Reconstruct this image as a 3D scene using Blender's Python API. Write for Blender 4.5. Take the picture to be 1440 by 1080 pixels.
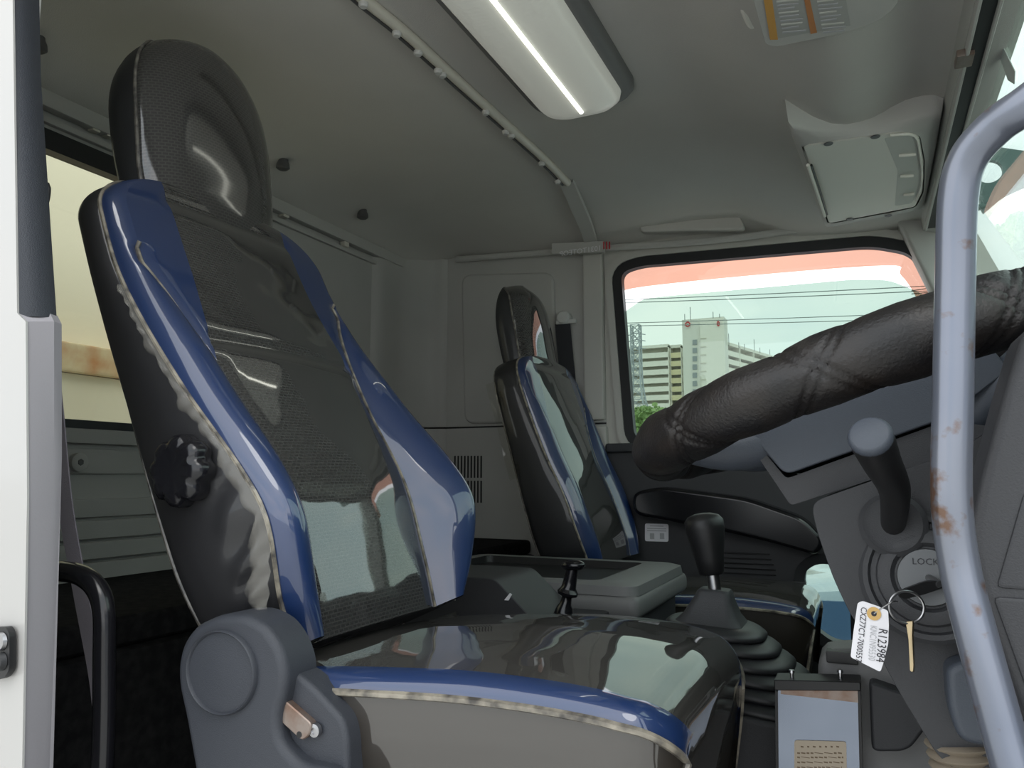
import bpy, bmesh, math, random
from mathutils import Vector, Matrix
random.seed(7)
V = Vector
scene = bpy.context.scene
col = scene.collection
for o in list(bpy.data.objects):
    bpy.data.objects.remove(o)

# ---------------------------------------------------------------- camera
YAW, PITCH, FPX = math.radians(24.7), math.atan(130 / 1080), 1080.0
CAM = V((0, 0, 0.70))
s_, c_ = math.sin, math.cos
FW = V((-s_(YAW) * c_(PITCH), c_(YAW) * c_(PITCH), s_(PITCH)))
RT = V((c_(YAW), s_(YAW), 0))
UP = RT.cross(FW)
cd = bpy.data.cameras.new('camera')
cd.sensor_width = 36
cd.lens = FPX / 1440 * 36
cd.clip_start = 0.02
cd.clip_end = 2000
cam = bpy.data.objects.new('camera', cd)
col.objects.link(cam)
cam.matrix_world = Matrix.Translation(CAM) @ Matrix((RT, UP, -FW)).transposed().to_4x4()
scene.camera = cam

# ---------------------------------------------------------------- sky and exposure
w = bpy.data.worlds.new('world')
scene.world = w
w.use_nodes = True
nt = w.node_tree
nt.nodes.clear()
out = nt.nodes.new('ShaderNodeOutputWorld')
bg = nt.nodes.new('ShaderNodeBackground')
tc = nt.nodes.new('ShaderNodeTexCoord')
mp = nt.nodes.new('ShaderNodeMapping')
mp.inputs['Scale'].default_value = (1.6, 1.6, 4.0)
nz = nt.nodes.new('ShaderNodeTexNoise')
nz.inputs['Scale'].default_value = 1.3
nz.inputs['Detail'].default_value = 6
cr = nt.nodes.new('ShaderNodeValToRGB')
cr.color_ramp.elements[0].position = 0.36
cr.color_ramp.elements[0].color = (0.74, 0.83, 0.90, 1)
cr.color_ramp.elements[1].position = 0.62
cr.color_ramp.elements[1].color = (1.0, 1.0, 1.0, 1)
nt.links.new(tc.outputs['Generated'], mp.inputs['Vector'])
nt.links.new(mp.outputs['Vector'], nz.inputs['Vector'])
nt.links.new(nz.outputs['Fac'], cr.inputs['Fac'])
nt.links.new(cr.outputs['Color'], bg.inputs['Color'])
bg.inputs['Strength'].default_value = 1.3
nt.links.new(bg.outputs['Background'], out.inputs['Surface'])
sun_d = bpy.data.lights.new('hazy_sun', 'SUN')
sun_d.energy = 0.35
sun_d.angle = math.radians(25)
sun_d.color = (1.0, 0.97, 0.92)
sun = bpy.data.objects.new('hazy_sun', sun_d)
col.objects.link(sun)
sun.rotation_euler = V((-0.35, 0.45, -0.82)).to_track_quat('-Z', 'Y').to_euler()
scene.view_settings.view_transform = 'Standard'
scene.view_settings.look = 'None'
scene.view_settings.gamma = 1
scene.view_settings.use_curve_mapping = False
scene.view_settings.exposure = 0.78


# ---------------------------------------------------------------- helpers
def ray(u, v):
    return FW + (u - 720) / FPX * RT + (540 - v) / FPX * UP


def at(u, v, x=None, y=None, z=None):
    """point of the cab plane x=, y= or z= that lies under a pixel of the photograph"""
    r = ray(u, v)
    if x is not None: t = (x - CAM.x) / r.x
    elif y is not None: t = (y - CAM.y) / r.y
    else: t = (z - CAM.z) / r.z
    return CAM + r * t


def ats(pts, **k):
    return [at(u, v, **k) for u, v in pts]


def tab(x, t):
    """smooth interpolation through a table"""
    if x <= t[0][0]: return t[0][1]
    if x >= t[-1][0]: return t[-1][1]
    for i in range(len(t) - 1):
        if t[i][0] <= x <= t[i + 1][0]:
            x0, y0 = t[i]; x1, y1 = t[i + 1]
            h = x1 - x0
            m0 = (y1 - t[i - 1][1]) / (x1 - t[i - 1][0]) if i > 0 else (y1 - y0) / h
            m1 = (t[i + 2][1] - y0) / (t[i + 2][0] - x0) if i + 2 < len(t) else (y1 - y0) / h
            q = (x - x0) / h
            return ((2 * q ** 3 - 3 * q ** 2 + 1) * y0 + (q ** 3 - 2 * q ** 2 + q) * h * m0
                    + (-2 * q ** 3 + 3 * q ** 2) * y1 + (q ** 3 - q ** 2) * h * m1)


class MB:
    def __init__(s):
        s.v = []; s.f = []; s.uv = {}; s.wn = False

    def add(s, vs, fs):
        n = len(s.v)
        s.v += [V(q) for q in vs]
        s.f += [[i + n for i in f] for f in fs]
        return s

    def bm(s, bm):
        bm.verts.index_update()
        s.add([v.co.copy() for v in bm.verts], [[v.index for v in f.verts] for f in bm.faces])
        bm.free()
        return s

    def box(s, a, b, bev=0.0, seg=2):
        a, b = V(a), V(b)
        bm = bmesh.new()
        bmesh.ops.create_cube(bm, size=1)
        for v in bm.verts:
            v.co = V([(a[i] + b[i]) / 2 + v.co[i] * abs(b[i] - a[i]) for i in range(3)])
        if bev > 0:
            s.wn = True
            bmesh.ops.bevel(bm, geom=bm.edges[:], offset=bev, segments=seg, affect='EDGES', profile=0.6)
        return s.bm(bm)

    def prism(s, pts, off, bev=0.0, seg=3, mode='front'):
        """polygon pts extruded by off; bev rounds the edges of the pts side (mode front) or all"""
        pts = [V(p) for p in pts]; off = V(off)
        bm = bmesh.new()
        a = [bm.verts.new(p) for p in pts]
        b = [bm.verts.new(p + off) for p in pts]
        n = len(pts)
        fa = bm.faces.new(a)
        fb = bm.faces.new(b[::-1])
        for i in range(n):
            bm.faces.new((a[(i + 1) % n], a[i], b[i], b[(i + 1) % n]))
        bmesh.ops.recalc_face_normals(bm, faces=bm.faces[:])
        if bev > 0:
            s.wn = True
            ed = list(fa.edges) if mode == 'front' else bm.edges[:]
            bmesh.ops.bevel(bm, geom=ed, offset=bev, segments=seg, affect='EDGES', profile=0.5, clamp_overlap=True)
        return s.bm(bm)

    def grid(s, rows, closed=False, cap0=False, cap1=False, uv=None):
        n = len(s.v); R = len(rows); C = len(rows[0])
        for i, r in enumerate(rows):
            for j, q in enumerate(r):
                if uv: s.uv[len(s.v)] = uv(i, j)
                s.v.append(V(q))
        for i in range(R - 1):
            for j in range(C if closed else C - 1):
                k = (j + 1) % C
                s.f.append([n + i * C + j, n + i * C + k, n + (i + 1) * C + k, n + (i + 1) * C + j])
        if cap0: s.f.append([n + j for j in range(C)][::-1])
        if cap1: s.f.append([n + (R - 1) * C + j for j in range(C)])
        return s

    def tube(s, path, r, seg=12, closed=False, caps=True):
        path = [V(p) for p in path]
        N = len(path)
        rr = r if isinstance(r, (list, tuple)) else [r] * N
        rows = []
        up = None
        for i, p in enumerate(path):
            if closed: t = path[(i + 1) % N] - path[i - 1]
            else: t = path[min(i + 1, N - 1)] - path[max(i - 1, 0)]
            t.normalize()
            if up is None:
                up = V((0, 0, 1)) if abs(t.z) < 0.9 else V((1, 0, 0))
            up = (up - t * up.dot(t)).normalized()
            q = t.cross(up)
            rows.append([p + (up * c_(2 * math.pi * k / seg) + q * s_(2 * math.pi * k / seg)) * rr[i] for k in range(seg)])
        if closed: rows.append(rows[0])
        s.grid(rows, True, caps and not closed, caps and not closed)
        return s

    def lathe(s, o, axis, prof, seg=32, up=None):
        """prof: (distance along axis, radius)"""
        o = V(o); ax = V(axis).normalized()
        u = V(up) if up else (V((0, 0, 1)) if abs(ax.z) < 0.9 else V((1, 0, 0)))
        u = (u - ax * u.dot(ax)).normalized(); q = ax.cross(u)
        rows = [[o + ax * d + (u * c_(2 * math.pi * k / seg) + q * s_(2 * math.pi * k / seg)) * r for k in range(seg)] for d, r in prof]
        s.grid(rows, True, prof[0][1] > 1e-6, prof[-1][1] > 1e-6)
        return s

    def ring(s, outer, inner, off, bev=0):
        """flat frame between two loops of the same length, extruded by off"""
        off = V(off); n = len(outer)
        L = [[V(p) for p in outer], [V(p) for p in inner], [V(p) + off for p in inner], [V(p) + off for p in outer]]
        L.append(L[0])
        rows = [[L[k][i] for k in range(5)] for i in range(n)] + [[L[k][0] for k in range(5)]]
        return s.grid(rows)

    def mesh(s, name, shift=V((0, 0, 0)), smooth=35):
        me = bpy.data.meshes.new(name)
        me.from_pydata([v - shift for v in s.v], [], s.f)
        me.validate()
        bm = bmesh.new(); bm.from_mesh(me)
        if not s.uv:
            bmesh.ops.remove_doubles(bm, verts=bm.verts[:], dist=1e-6)
        bmesh.ops.recalc_face_normals(bm, faces=bm.faces[:])
        bm.to_mesh(me); bm.free()
        if s.uv:
            l = me.uv_layers.new(name='UVMap')
            for lp in me.loops:
                l.data[lp.index].uv = s.uv.get(lp.vertex_index, (0, 0))
        if smooth:
            me.polygons.foreach_set('use_smooth', [True] * len(me.polygons))
            me.set_sharp_from_angle(angle=math.radians(smooth))
        return me

    def build(s, name, mat, parent=None, label=None, smooth=35):
        return obj(name, s, mat, parent, label, smooth)


def wloc(o):
    p = V(o.location)
    while o.parent:
        o = o.parent; p += o.location
    return p


def obj(name, mb, mat, parent=None, label=None, smooth=35):
    if parent is not None:
        sh = wloc(parent)
        loc = V((0, 0, 0))
    else:
        lo = [min(v[i] for v in mb.v) for i in range(3)]; hi = [max(v[i] for v in mb.v) for i in range(3)]
        sh = V(((lo[0] + hi[0]) / 2, (lo[1] + hi[1]) / 2, lo[2]))
        loc = sh
    o = bpy.data.objects.new(name, mb.mesh(name, sh, smooth))
    o.location = loc
    o.data.materials.append(mat)
    if mb.wn and smooth:
        wm = o.modifiers.new('weighted', 'WEIGHTED_NORMAL'); wm.keep_sharp = True; wm.weight = 100
    col.objects.link(o)
    if parent is not None: o.parent = parent
    if label: o['label'] = label
    return o


def tag(o, label, cat, group=None, kind=None):
    o['label'] = label; o['category'] = cat
    if group: o['group'] = group
    if kind: o['kind'] = kind
    return o


def thing(name, loc, label, cat, group=None, kind=None):
    o = bpy.data.objects.new(name, None)
    o.location = V(loc); o.empty_display_size = 0.05
    col.objects.link(o)
    return tag(o, label, cat, group, kind)


def text(body, origin, xdir, ydir, size, mat, parent, name='lettering', thick=0.0):
    """flat print, lettering as a mesh lying in the plane of xdir, ydir"""
    cu = bpy.data.curves.new('txt', 'FONT')
    cu.body = body; cu.size = size; cu.resolution_u = 2
    to = bpy.data.objects.new('txt', cu)
    col.objects.link(to)
    dg = bpy.context.evaluated_depsgraph_get()
    dg.update()
    me = to.evaluated_get(dg).to_mesh()
    X = V(xdir).normalized(); Y = V(ydir).normalized(); O = V(origin)
    mb = MB()
    mb.add([O + X * v.co.x + Y * v.co.y for v in me.vertices], [list(p.vertices) for p in me.polygons])
    bpy.data.objects.remove(to)
    return mb.build(name, mat, parent, smooth=0)


def rrect(cx, cy, hw, hh, r, n=6):
    """rounded rectangle, 2-D"""
    P = []
    for (sx, sy, a0) in ((1, 1, 0), (-1, 1, 90), (-1, -1, 180), (1, -1, 270)):
        for k in range(n + 1):
            a = math.radians(a0 + 90 * k / n)
            P.append((cx + sx * (hw - r) + r * c_(a), cy + sy * (hh - r) + r * s_(a)))
    return P


def round_poly(pts, r, n=5):
    """round the corners of a polygon of Vectors"""
    P = []; N = len(pts)
    for i in range(N):
        a, b, c = V(pts[i - 1]), V(pts[i]), V(pts[(i + 1) % N])
        e1 = a - b; e2 = c - b
        k = min(r, e1.length * 0.45, e2.length * 0.45)
        p0 = b + e1.normalized() * k; p1 = b + e2.normalized() * k
        for j in range(n + 1):
            q = j / n
            P.append(p0 * (1 - q) ** 2 + b * 2 * q * (1 - q) + p1 * q * q)
    return P


def bez(pts, n=10):
    """Catmull-Rom through points"""
    pts = [V(p) for p in pts]; P = []
    for i in range(len(pts) - 1):
        p0 = pts[max(i - 1, 0)]; p1 = pts[i]; p2 = pts[i + 1]; p3 = pts[min(i + 2, len(pts) - 1)]
        for k in range(n):
            t = k / n
            P.append(0.5 * (2 * p1 + (p2 - p0) * t + (2 * p0 - 5 * p1 + 4 * p2 - p3) * t * t + (3 * p1 - p0 - 3 * p2 + p3) * t ** 3))
    P.append(pts[-1])
    return P


# ---------------------------------------------------------------- materials
MATS = {}


def mat(name, color, rough=0.6, metal=0.0, coat=0.0, coat_rough=0.03, var=0.0, var_scale=12.0, var_color=None,
        bump=0.0, bump_scale=200.0, wave=0.0, wave_scale=6.0, emit=None, spec=0.5, trans=0.0, pattern=None, sub=0.0, coat_ior=1.5):
    m = bpy.data.materials.new(name); m.use_nodes = True
    N = m.node_tree.nodes; L = m.node_tree.links
    b = N['Principled BSDF']
    b.inputs['Base Color'].default_value = (*color, 1)
    b.inputs['Roughness'].default_value = rough
    b.inputs['Metallic'].default_value = metal
    b.inputs['Coat Weight'].default_value = coat
    b.inputs['Coat Roughness'].default_value = coat_rough
    b.inputs['Coat IOR'].default_value = coat_ior
    b.inputs['Specular IOR Level'].default_value = spec
    b.inputs['Transmission Weight'].default_value = trans
    if sub:
        b.inputs['Subsurface Weight'].default_value = sub
        b.inputs['Subsurface Radius'].default_value = (0.01, 0.01, 0.01)
    t = N.new('ShaderNodeTexCoord')
    csock = None
    if var:
        n = N.new('ShaderNodeTexNoise'); n.inputs['Scale'].default_value = var_scale; n.inputs['Detail'].default_value = 5
        L.new(t.outputs['Object'], n.inputs['Vector'])
        r = N.new('ShaderNodeValToRGB'); r.color_ramp.elements[0].position = 0.4; r.color_ramp.elements[1].position = 0.68
        L.new(n.outputs['Fac'], r.inputs['Fac'])
        mx = N.new('ShaderNodeMix'); mx.data_type = 'RGBA'
        mu = N.new('ShaderNodeMath'); mu.operation = 'MULTIPLY'; mu.inputs[1].default_value = var
        L.new(r.outputs['Color'], mu.inputs[0]); L.new(mu.outputs[0], mx.inputs['Factor'])
        mx.inputs['A'].default_value = (*color, 1)
        mx.inputs['B'].default_value = (*(var_color or [x * 0.5 for x in color]), 1)
        csock = mx.outputs['Result']
    if pattern:
        # woven cloth: rows of small slanted dashes on the cloth's own coordinates
        br = N.new('ShaderNodeTexBrick'); br.offset = 0.5
        br.inputs['Scale'].default_value = 1.0
        br.inputs['Brick Width'].default_value = pattern['w']; br.inputs['Row Height'].default_value = pattern['h']
        br.inputs['Mortar Size'].default_value = pattern['m']; br.inputs['Mortar Smooth'].default_value = 0.6
        br.inputs['Color1'].default_value = (*color, 1); br.inputs['Color2'].default_value = (*[x * 0.8 for x in color], 1)
        br.inputs['Mortar'].default_value = (*pattern['c'], 1)
        L.new(t.outputs['UV'], br.inputs['Vector'])
        csock = br.outputs['Color']
    if csock: L.new(csock, b.inputs['Base Color'])
    prev = None
    if bump:
        n = N.new('ShaderNodeTexNoise'); n.inputs['Scale'].default_value = bump_scale; n.inputs['Detail'].default_value = 3
        L.new(t.outputs['Object'], n.inputs['Vector'])
        bp = N.new('ShaderNodeBump'); bp.inputs['Strength'].default_value = bump; bp.inputs['Distance'].default_value = 0.001
        L.new(n.outputs['Fac'], bp.inputs['Height']); L.new(bp.outputs['Normal'], b.inputs['Normal'])
    if wave:
        n = N.new('ShaderNodeTexNoise'); n.inputs['Scale'].default_value = wave_scale; n.inputs['Detail'].default_value = 1.5
        L.new(t.outputs['Object'], n.inputs['Vector'])
        bp = N.new('ShaderNodeBump'); bp.inputs['Strength'].default_value = wave; bp.inputs['Distance'].default_value = 0.01
        L.new(n.outputs['Fac'], bp.inputs['Height'])
        L.new(bp.outputs['Normal'], b.inputs['Coat Normal'])
        if not bump: L.new(bp.outputs['Normal'], b.inputs['Normal'])
    if emit:
        b.inputs['Emission Color'].default_value = (*emit[0], 1); b.inputs['Emission Strength'].default_value = emit[1]
    return m


def glass(name, tint, ior=1.45, rough=0.0):
    """thin sheet of glass: tinted see-through plus mirror reflection at grazing angles"""
    m = bpy.data.materials.new(name); m.use_nodes = True
    N = m.node_tree.nodes; L = m.node_tree.links
    N.clear()
    o = N.new('ShaderNodeOutputMaterial'); mx = N.new('ShaderNodeMixShader')
    t = N.new('ShaderNodeBsdfTransparent'); t.inputs['Color'].default_value = (*tint, 1)
    g = N.new('ShaderNodeBsdfGlossy'); g.inputs['Roughness'].default_value = rough
    # Schlick reflectance of a thin sheet, the same from both sides
    ge = N.new('ShaderNodeNewGeometry'); dt = N.new('ShaderNodeVectorMath'); dt.operation = 'DOT_PRODUCT'
    L.new(ge.outputs['Normal'], dt.inputs[0]); L.new(ge.outputs['Incoming'], dt.inputs[1])
    ab = N.new('ShaderNodeMath'); ab.operation = 'ABSOLUTE'; L.new(dt.outputs['Value'], ab.inputs[0])
    om = N.new('ShaderNodeMath'); om.operation = 'SUBTRACT'; om.inputs[0].default_value = 1.0; L.new(ab.outputs[0], om.inputs[1])
    pw = N.new('ShaderNodeMath'); pw.operation = 'POWER'; L.new(om.outputs[0], pw.inputs[0]); pw.inputs[1].default_value = 5
    f0 = ((ior - 1) / (ior + 1)) ** 2
    fr = N.new('ShaderNodeMath'); fr.operation = 'MULTIPLY_ADD'; L.new(pw.outputs[0], fr.inputs[0]); fr.inputs[1].default_value = 1 - f0; fr.inputs[2].default_value = f0
    L.new(fr.outputs[0], mx.inputs['Fac']); L.new(t.outputs[0], mx.inputs[1]); L.new(g.outputs[0], mx.inputs[2])
    L.new(mx.outputs[0], o.inputs['Surface'])
    return m


M = dict(
    headliner=mat('headliner', (0.60, 0.585, 0.55), 0.95, var=0.35, var_scale=2.5, var_color=(0.47, 0.45, 0.42), bump=0.5, bump_scale=500),
    wallgrey=mat('wallgrey', (0.50, 0.495, 0.47), 0.7, var=0.25, var_scale=4, var_color=(0.39, 0.38, 0.355), bump=0.25, bump_scale=600),
    pillargrey=mat('pillargrey', (0.56, 0.55, 0.51), 0.65, bump=0.2, bump_scale=600),
    cream_plastic=mat('cream_plastic', (0.80, 0.78, 0.71), 0.5, bump=0.15, bump_scale=700),
    cream_dark=mat('cream_dark', (0.60, 0.60, 0.56), 0.6),
    trimlight=mat('trimlight', (0.68, 0.65, 0.57), 0.45),
    hookgrey=mat('hookgrey', (0.10, 0.10, 0.10), 0.5),
    dash=mat('dash', (0.036, 0.037, 0.041), 0.55, bump=0.35, bump_scale=900),
    dashblue=mat('dashblue', (0.056, 0.066, 0.084), 0.5, bump=0.3, bump_scale=900),
    dashlight=mat('dashlight', (0.17, 0.17, 0.17), 0.5, bump=0.3, bump_scale=900),
    black=mat('black', (0.012, 0.012, 0.013), 0.45),
    gloss_black=mat('gloss_black', (0.008, 0.008, 0.010), 0.18),
    rubber=mat('rubber', (0.016, 0.017, 0.019), 0.5),
    boot=mat('boot', (0.020, 0.021, 0.024), 0.42, var=0.3, var_scale=30, var_color=(0.035, 0.033, 0.03)),
    carpet=mat('carpet', (0.013, 0.013, 0.014), 1.0, spec=0.1, var=0.7, var_scale=60, var_color=(0.028, 0.028, 0.028), bump=1.0, bump_scale=700),
    floor=mat('floor', (0.03, 0.03, 0.032), 0.9, bump=0.6, bump_scale=300),
    vinyl_black=mat('vinyl_black', (0.010, 0.010, 0.012), 0.6, coat=0.5, coat_rough=0.06, wave=0.35, wave_scale=9),
    vinyl_head=mat('vinyl_head', (0.016, 0.017, 0.019), 0.7, coat=0.35, coat_rough=0.18, wave=0.2, wave_scale=9),
    vinyl_blue=mat('vinyl_blue', (0.006, 0.026, 0.100), 0.5, coat=1.0, coat_ior=1.7, coat_rough=0.02, wave=0.35, wave_scale=7),
    cloth=mat('cloth', (0.017, 0.0165, 0.016), 0.8, coat=1.0, coat_ior=2.1, coat_rough=0.04, wave=0.3, wave_scale=7,
              pattern=dict(w=0.008, h=0.0045, m=0.0011, c=(0.036, 0.035, 0.033))),
    cloth_head=mat('cloth_head', (0.018, 0.017, 0.016), 0.7, coat=1.0, coat_ior=1.8, coat_rough=0.09, wave=0.04, wave_scale=6,
                   pattern=dict(w=0.008, h=0.0045, m=0.0011, c=(0.040, 0.038, 0.035))),
    cushion_cloth=mat('cushion_cloth', (0.026, 0.023, 0.019), 0.8, coat=1.0, coat_ior=2.0, coat_rough=0.03, wave=0.5, wave_scale=6,
                      pattern=dict(w=0.008, h=0.0045, m=0.0008, c=(0.042, 0.038, 0.033))),
    cushion_side=mat('cushion_side', (0.022, 0.017, 0.012), 0.6, coat=1.0, coat_ior=1.8, coat_rough=0.05, wave=0.3, wave_scale=5),
    piping=mat('piping', (0.30, 0.27, 0.215), 0.45, coat=0.5, var=1.0, var_scale=55, var_color=(0.05, 0.045, 0.04)),
    pipdark=mat('pipdark', (0.06, 0.055, 0.05), 0.45, coat=0.6, var=0.8, var_scale=60, var_color=(0.3, 0.28, 0.24)),
    hinge=mat('hinge', (0.036, 0.040, 0.050), 0.55, bump=0.4, bump_scale=900),
    steel=mat('steel', (0.42, 0.42, 0.43), 0.30, 1.0),
    rusty=mat('rusty', (0.30, 0.25, 0.22), 0.45, 0.7, var=0.8, var_scale=40, var_color=(0.18, 0.08, 0.04)),
    satin=mat('satin', (0.13, 0.135, 0.14), 0.5, 0.6),
    boot_beige=mat('boot_beige', (0.24, 0.20, 0.15), 0.8),
    film=mat('film', (0.62, 0.59, 0.52), 0.16, coat=1.0, wave=0.5, wave_scale=30),
    brass=mat('brass', (0.62, 0.50, 0.32), 0.3, 1.0),
    plate=mat('plate', (0.22, 0.25, 0.31), 0.22, 0.9, var=0.25, var_scale=14, var_color=(0.13, 0.15, 0.20)),
    label_beige=mat('label_beige', (0.50, 0.42, 0.32), 0.6),
    ink=mat('ink', (0.03, 0.03, 0.035), 0.7),
    ink_faint=mat('ink_faint', (0.45, 0.45, 0.47), 0.7),
    ink_brown=mat('ink_brown', (0.20, 0.14, 0.09), 0.7),
    paper=mat('paper', (0.80, 0.79, 0.82), 0.7),
    eyelet=mat('eyelet', (0.62, 0.40, 0.14), 0.6),
    orange=mat('orange', (0.62, 0.33, 0.08), 0.6),
    orange_red=mat('orange_red', (0.52, 0.22, 0.08), 0.6),
    label_grey=mat('label_grey', (0.40, 0.40, 0.38), 0.6),
    red=mat('red', (0.55, 0.03, 0.04), 0.6),
    white_paint=mat('white_paint', (0.43, 0.42, 0.405), 0.35, coat=0.5, coat_rough=0.1),
    lavender=mat('lavender', (0.32, 0.305, 0.325), 0.6, bump=0.1, bump_scale=500),
    belt=mat('belt', (0.24, 0.22, 0.25), 0.85, bump=0.5, bump_scale=900),
    belt_dark=mat('belt_dark', (0.035, 0.036, 0.042), 0.85, bump=0.5, bump_scale=900),
    white_plastic=mat('white_plastic', (0.62, 0.62, 0.60), 0.45),
    lens=mat('lens', (0.80, 0.82, 0.76), 0.25, trans=0.2, emit=((1.0, 1.0, 0.90), 0.08), bump=0.0),
    tube=mat('tube', (0.9, 0.9, 0.85), 0.4, emit=((1.0, 1.0, 0.88), 2.6)),
    leather=mat('leather', (0.0065, 0.006, 0.0068), 0.42, var=0.8, var_scale=22, var_color=(0.020, 0.0155, 0.013), bump=0.6, bump_scale=350),
    stitch=mat('stitch', (0.010, 0.010, 0.011), 0.5),
    cream_body=mat('cream_body', (0.80, 0.76, 0.60), 0.6, var=0.3, var_scale=1.5, var_color=(0.66, 0.62, 0.46)),
    rust_paint=mat('rust_paint', (0.70, 0.60, 0.38), 0.7, var=0.9, var_scale=9, var_color=(0.50, 0.20, 0.06)),
    ground=mat('ground', (0.52, 0.51, 0.48), 0.9, var=0.4, var_scale=0.6, var_color=(0.42, 0.41, 0.39)),
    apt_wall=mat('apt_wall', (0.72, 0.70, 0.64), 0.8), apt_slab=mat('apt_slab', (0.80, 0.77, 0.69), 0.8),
    apt_dark=mat('apt_dark', (0.60, 0.57, 0.48), 0.8), apt_yellow=mat('apt_yellow', (0.80, 0.71, 0.46), 0.8),  # apartment tones paled, distance haze put into the colour
    apt_win=mat('apt_win', (0.30, 0.32, 0.33), 0.2),
    pylon=mat('pylon', (0.42, 0.45, 0.47), 0.6, 0.3), wire=mat('wire', (0.22, 0.25, 0.25), 0.6),
    leaf=mat('leaf', (0.30, 0.42, 0.16), 0.6, var=0.8, var_scale=0.8, var_color=(0.17, 0.28, 0.09)),
    bark=mat('bark', (0.10, 0.075, 0.05), 0.9),
    blue_win=mat('blue_win', (0.08, 0.14, 0.26), 0.1),
    bldg_white=mat('bldg_white', (0.70, 0.70, 0.69), 0.8),
    pane_side=glass('pane_side', (0.58, 0.655, 0.61)),
    pane_front=glass('pane_front', (0.80, 0.87, 0.83)),
    pane_rear=glass('pane_rear', (0.72, 0.73, 0.65)),
    visor=glass('visor', (0.70, 0.515, 0.445)),
    mirror_arm=mat('mirror_arm', (0.10, 0.16, 0.15), 0.5),
    handle=mat('handle', (0.16, 0.18, 0.23), 0.30, 0.55, coat=0.4, coat_rough=0.15, var=0.35, var_scale=6, var_color=(0.28, 0.28, 0.29)),
    clear=glass('clear', (0.90, 0.89, 0.85)),
)

M['film'].node_tree.nodes['Principled BSDF'].inputs['Alpha'].default_value = 0.17

# ---------------------------------------------------------------- the setting: cab shell
XR, YL, YN = -1.43, 2.30, 0.45     # rear wall, far (left) wall, near (door) side


def roof(x, y):
    z = tab(x, [(-1.43, 1.435), (-1.36, 1.475), (-1.25, 1.50), (-0.9, 1.505), (-0.35, 1.50), (-0.25, 1.475), (-0.13, 1.415), (-0.05, 1.378), (-0.01, 1.368), (0.03, 1.374), (0.09, 1.396), (0.14, 1.392), (0.2, 1.36)])
    k = max(0, min(1, (y - 1.62) / 0.22)); k = k * k * (3 - 2 * k)
    if x > -0.4:
        z = z * (1 - k) + k * tab(x, [(-0.4, 1.5), (-0.3, 1.49), (-0.13, 1.435), (0.0, 1.40), (0.1, 1.39), (0.2, 1.375)])
    dr = max(tab(y, [(1.90, 0), (2.0, 0.006), (2.12, 0.022), (2.22, 0.045), (2.31, 0.085)]), tab(-y, [(-0.85, 0), (-0.7, 0.015), (-0.55, 0.05), (-0.44, 0.09)]))
    return z - dr * tab(x, [(-1.43, 0.2), (-1.3, 0.4), (-1.0, 0.8), (-0.2, 0.75), (0.0, 0.3), (0.2, 0.1)])


xs = [-1.43 + 1.63 * i / 64 for i in range(65)]
ys = [0.44 + 1.87 * j / 60 for j in range(61)]
mb = MB().grid([[V((x, y, roof(x, y))) for y in ys] for x in xs])
mb.grid([[V((x, y, roof(x, y) + 0.05)) for y in ys] for x in xs])
ceiling = tag(mb.build('ceiling', M['headliner'], smooth=60), 'grey fabric headliner of the truck cab roof', 'ceiling', kind='structure')
mb = MB()
mb.prism(round_poly(ats([(903, 296), (1036, 291), (1048, 322), (898, 326)], y=2.240), 0.02), V((0, 0.03, 0)), 0.006)
mb.build('headliner_pad', M['headliner'], ceiling)

floor = tag(MB().box((-1.5, 0.42, -0.06), (0.6, 2.36, 0.0)).build('floor', M['floor']), 'black rubber floor of the truck cab', 'floor', kind='structure')

# rear wall with the back window
RW = (0.72, 1.52, 0.80, 1.345)
wr = thing('wall_rear', (XR, 1.36, 0), 'grey rear wall of the cab behind the seats', 'wall', kind='structure')
inner = rrect((RW[0] + RW[1]) / 2, (RW[2] + RW[3]) / 2, (RW[1] - RW[0]) / 2, (RW[3] - RW[2]) / 2, 0.06, 6)   # 28 points, starts +y +z
cy, cz = (RW[0] + RW[1]) / 2, (RW[2] + RW[3]) / 2
mb = MB().box((XR - 0.04, 0.42, 0), (XR, RW[0], 1.52)).box((XR - 0.04, RW[1], 0), (XR, 2.36, 1.52)).box((XR - 0.04, RW[0], 0), (XR, RW[1], RW[2])).box((XR - 0.04, RW[0], RW[3]), (XR, RW[1], 1.52))
mb.build('wall_panel', M['wallgrey'], wr)
for z0, z1, dx in ((0.765, 0.795, 0.016), (0.705, 0.755, 0.008), (0.618, 0.655, 0.012), (0.575, 0.612, 0.014), (0.535, 0.569, 0.016), (0.49, 0.529, 0.018)):
    MB().box((XR - 0.001, 0.46, z0), (XR + dx, 1.75, z1), 0.004).build('rib', M['wallgrey'], wr)
p = at(108, 650, x=XR + 0.01)
b = MB().lathe(p, (1, 0, 0), [(0, 0.018), (0.010, 0.018), (0.012, 0.015), (0.012, 0.0)], 20).build('mount_boss', M['wallgrey'], wr)
MB().lathe(p + V((0.0121, 0, 0)), (1, 0, 0), [(0, 0.007), (0.001, 0.006), (0.001, 0)], 6).build('screw', M['hookgrey'], b)
mb = MB()
mb.box((XR, 0.46, 1.41), (XR + 0.025, 2.27, 1.445), 0.006); mb.build('upper_rail', M['wallgrey'], wr)
MB().box((XR, 0.46, 1.385), (XR + 0.012, 2.27, 1.398), 0.003).build('upper_rail', M['wallgrey'], wr)
for u, v in ((133, 180), (153, 188)):
    p = at(u, v, x=XR + 0.014)
    MB().box(p + V((-0.01, -0.009, -0.009)), p + V((0.008, 0.009, 0.009)), 0.003).build('clip', M['trimlight'], wr)
for u, v in ((485, 342), (400, 300)):
    p = at(u, v, x=XR + 0.014)
    MB().box(p + V((-0.01, -0.012, -0.012)), p + V((0.008, 0.012, 0.010)), 0.003).build('clip', M['trimlight'], wr)
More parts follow.
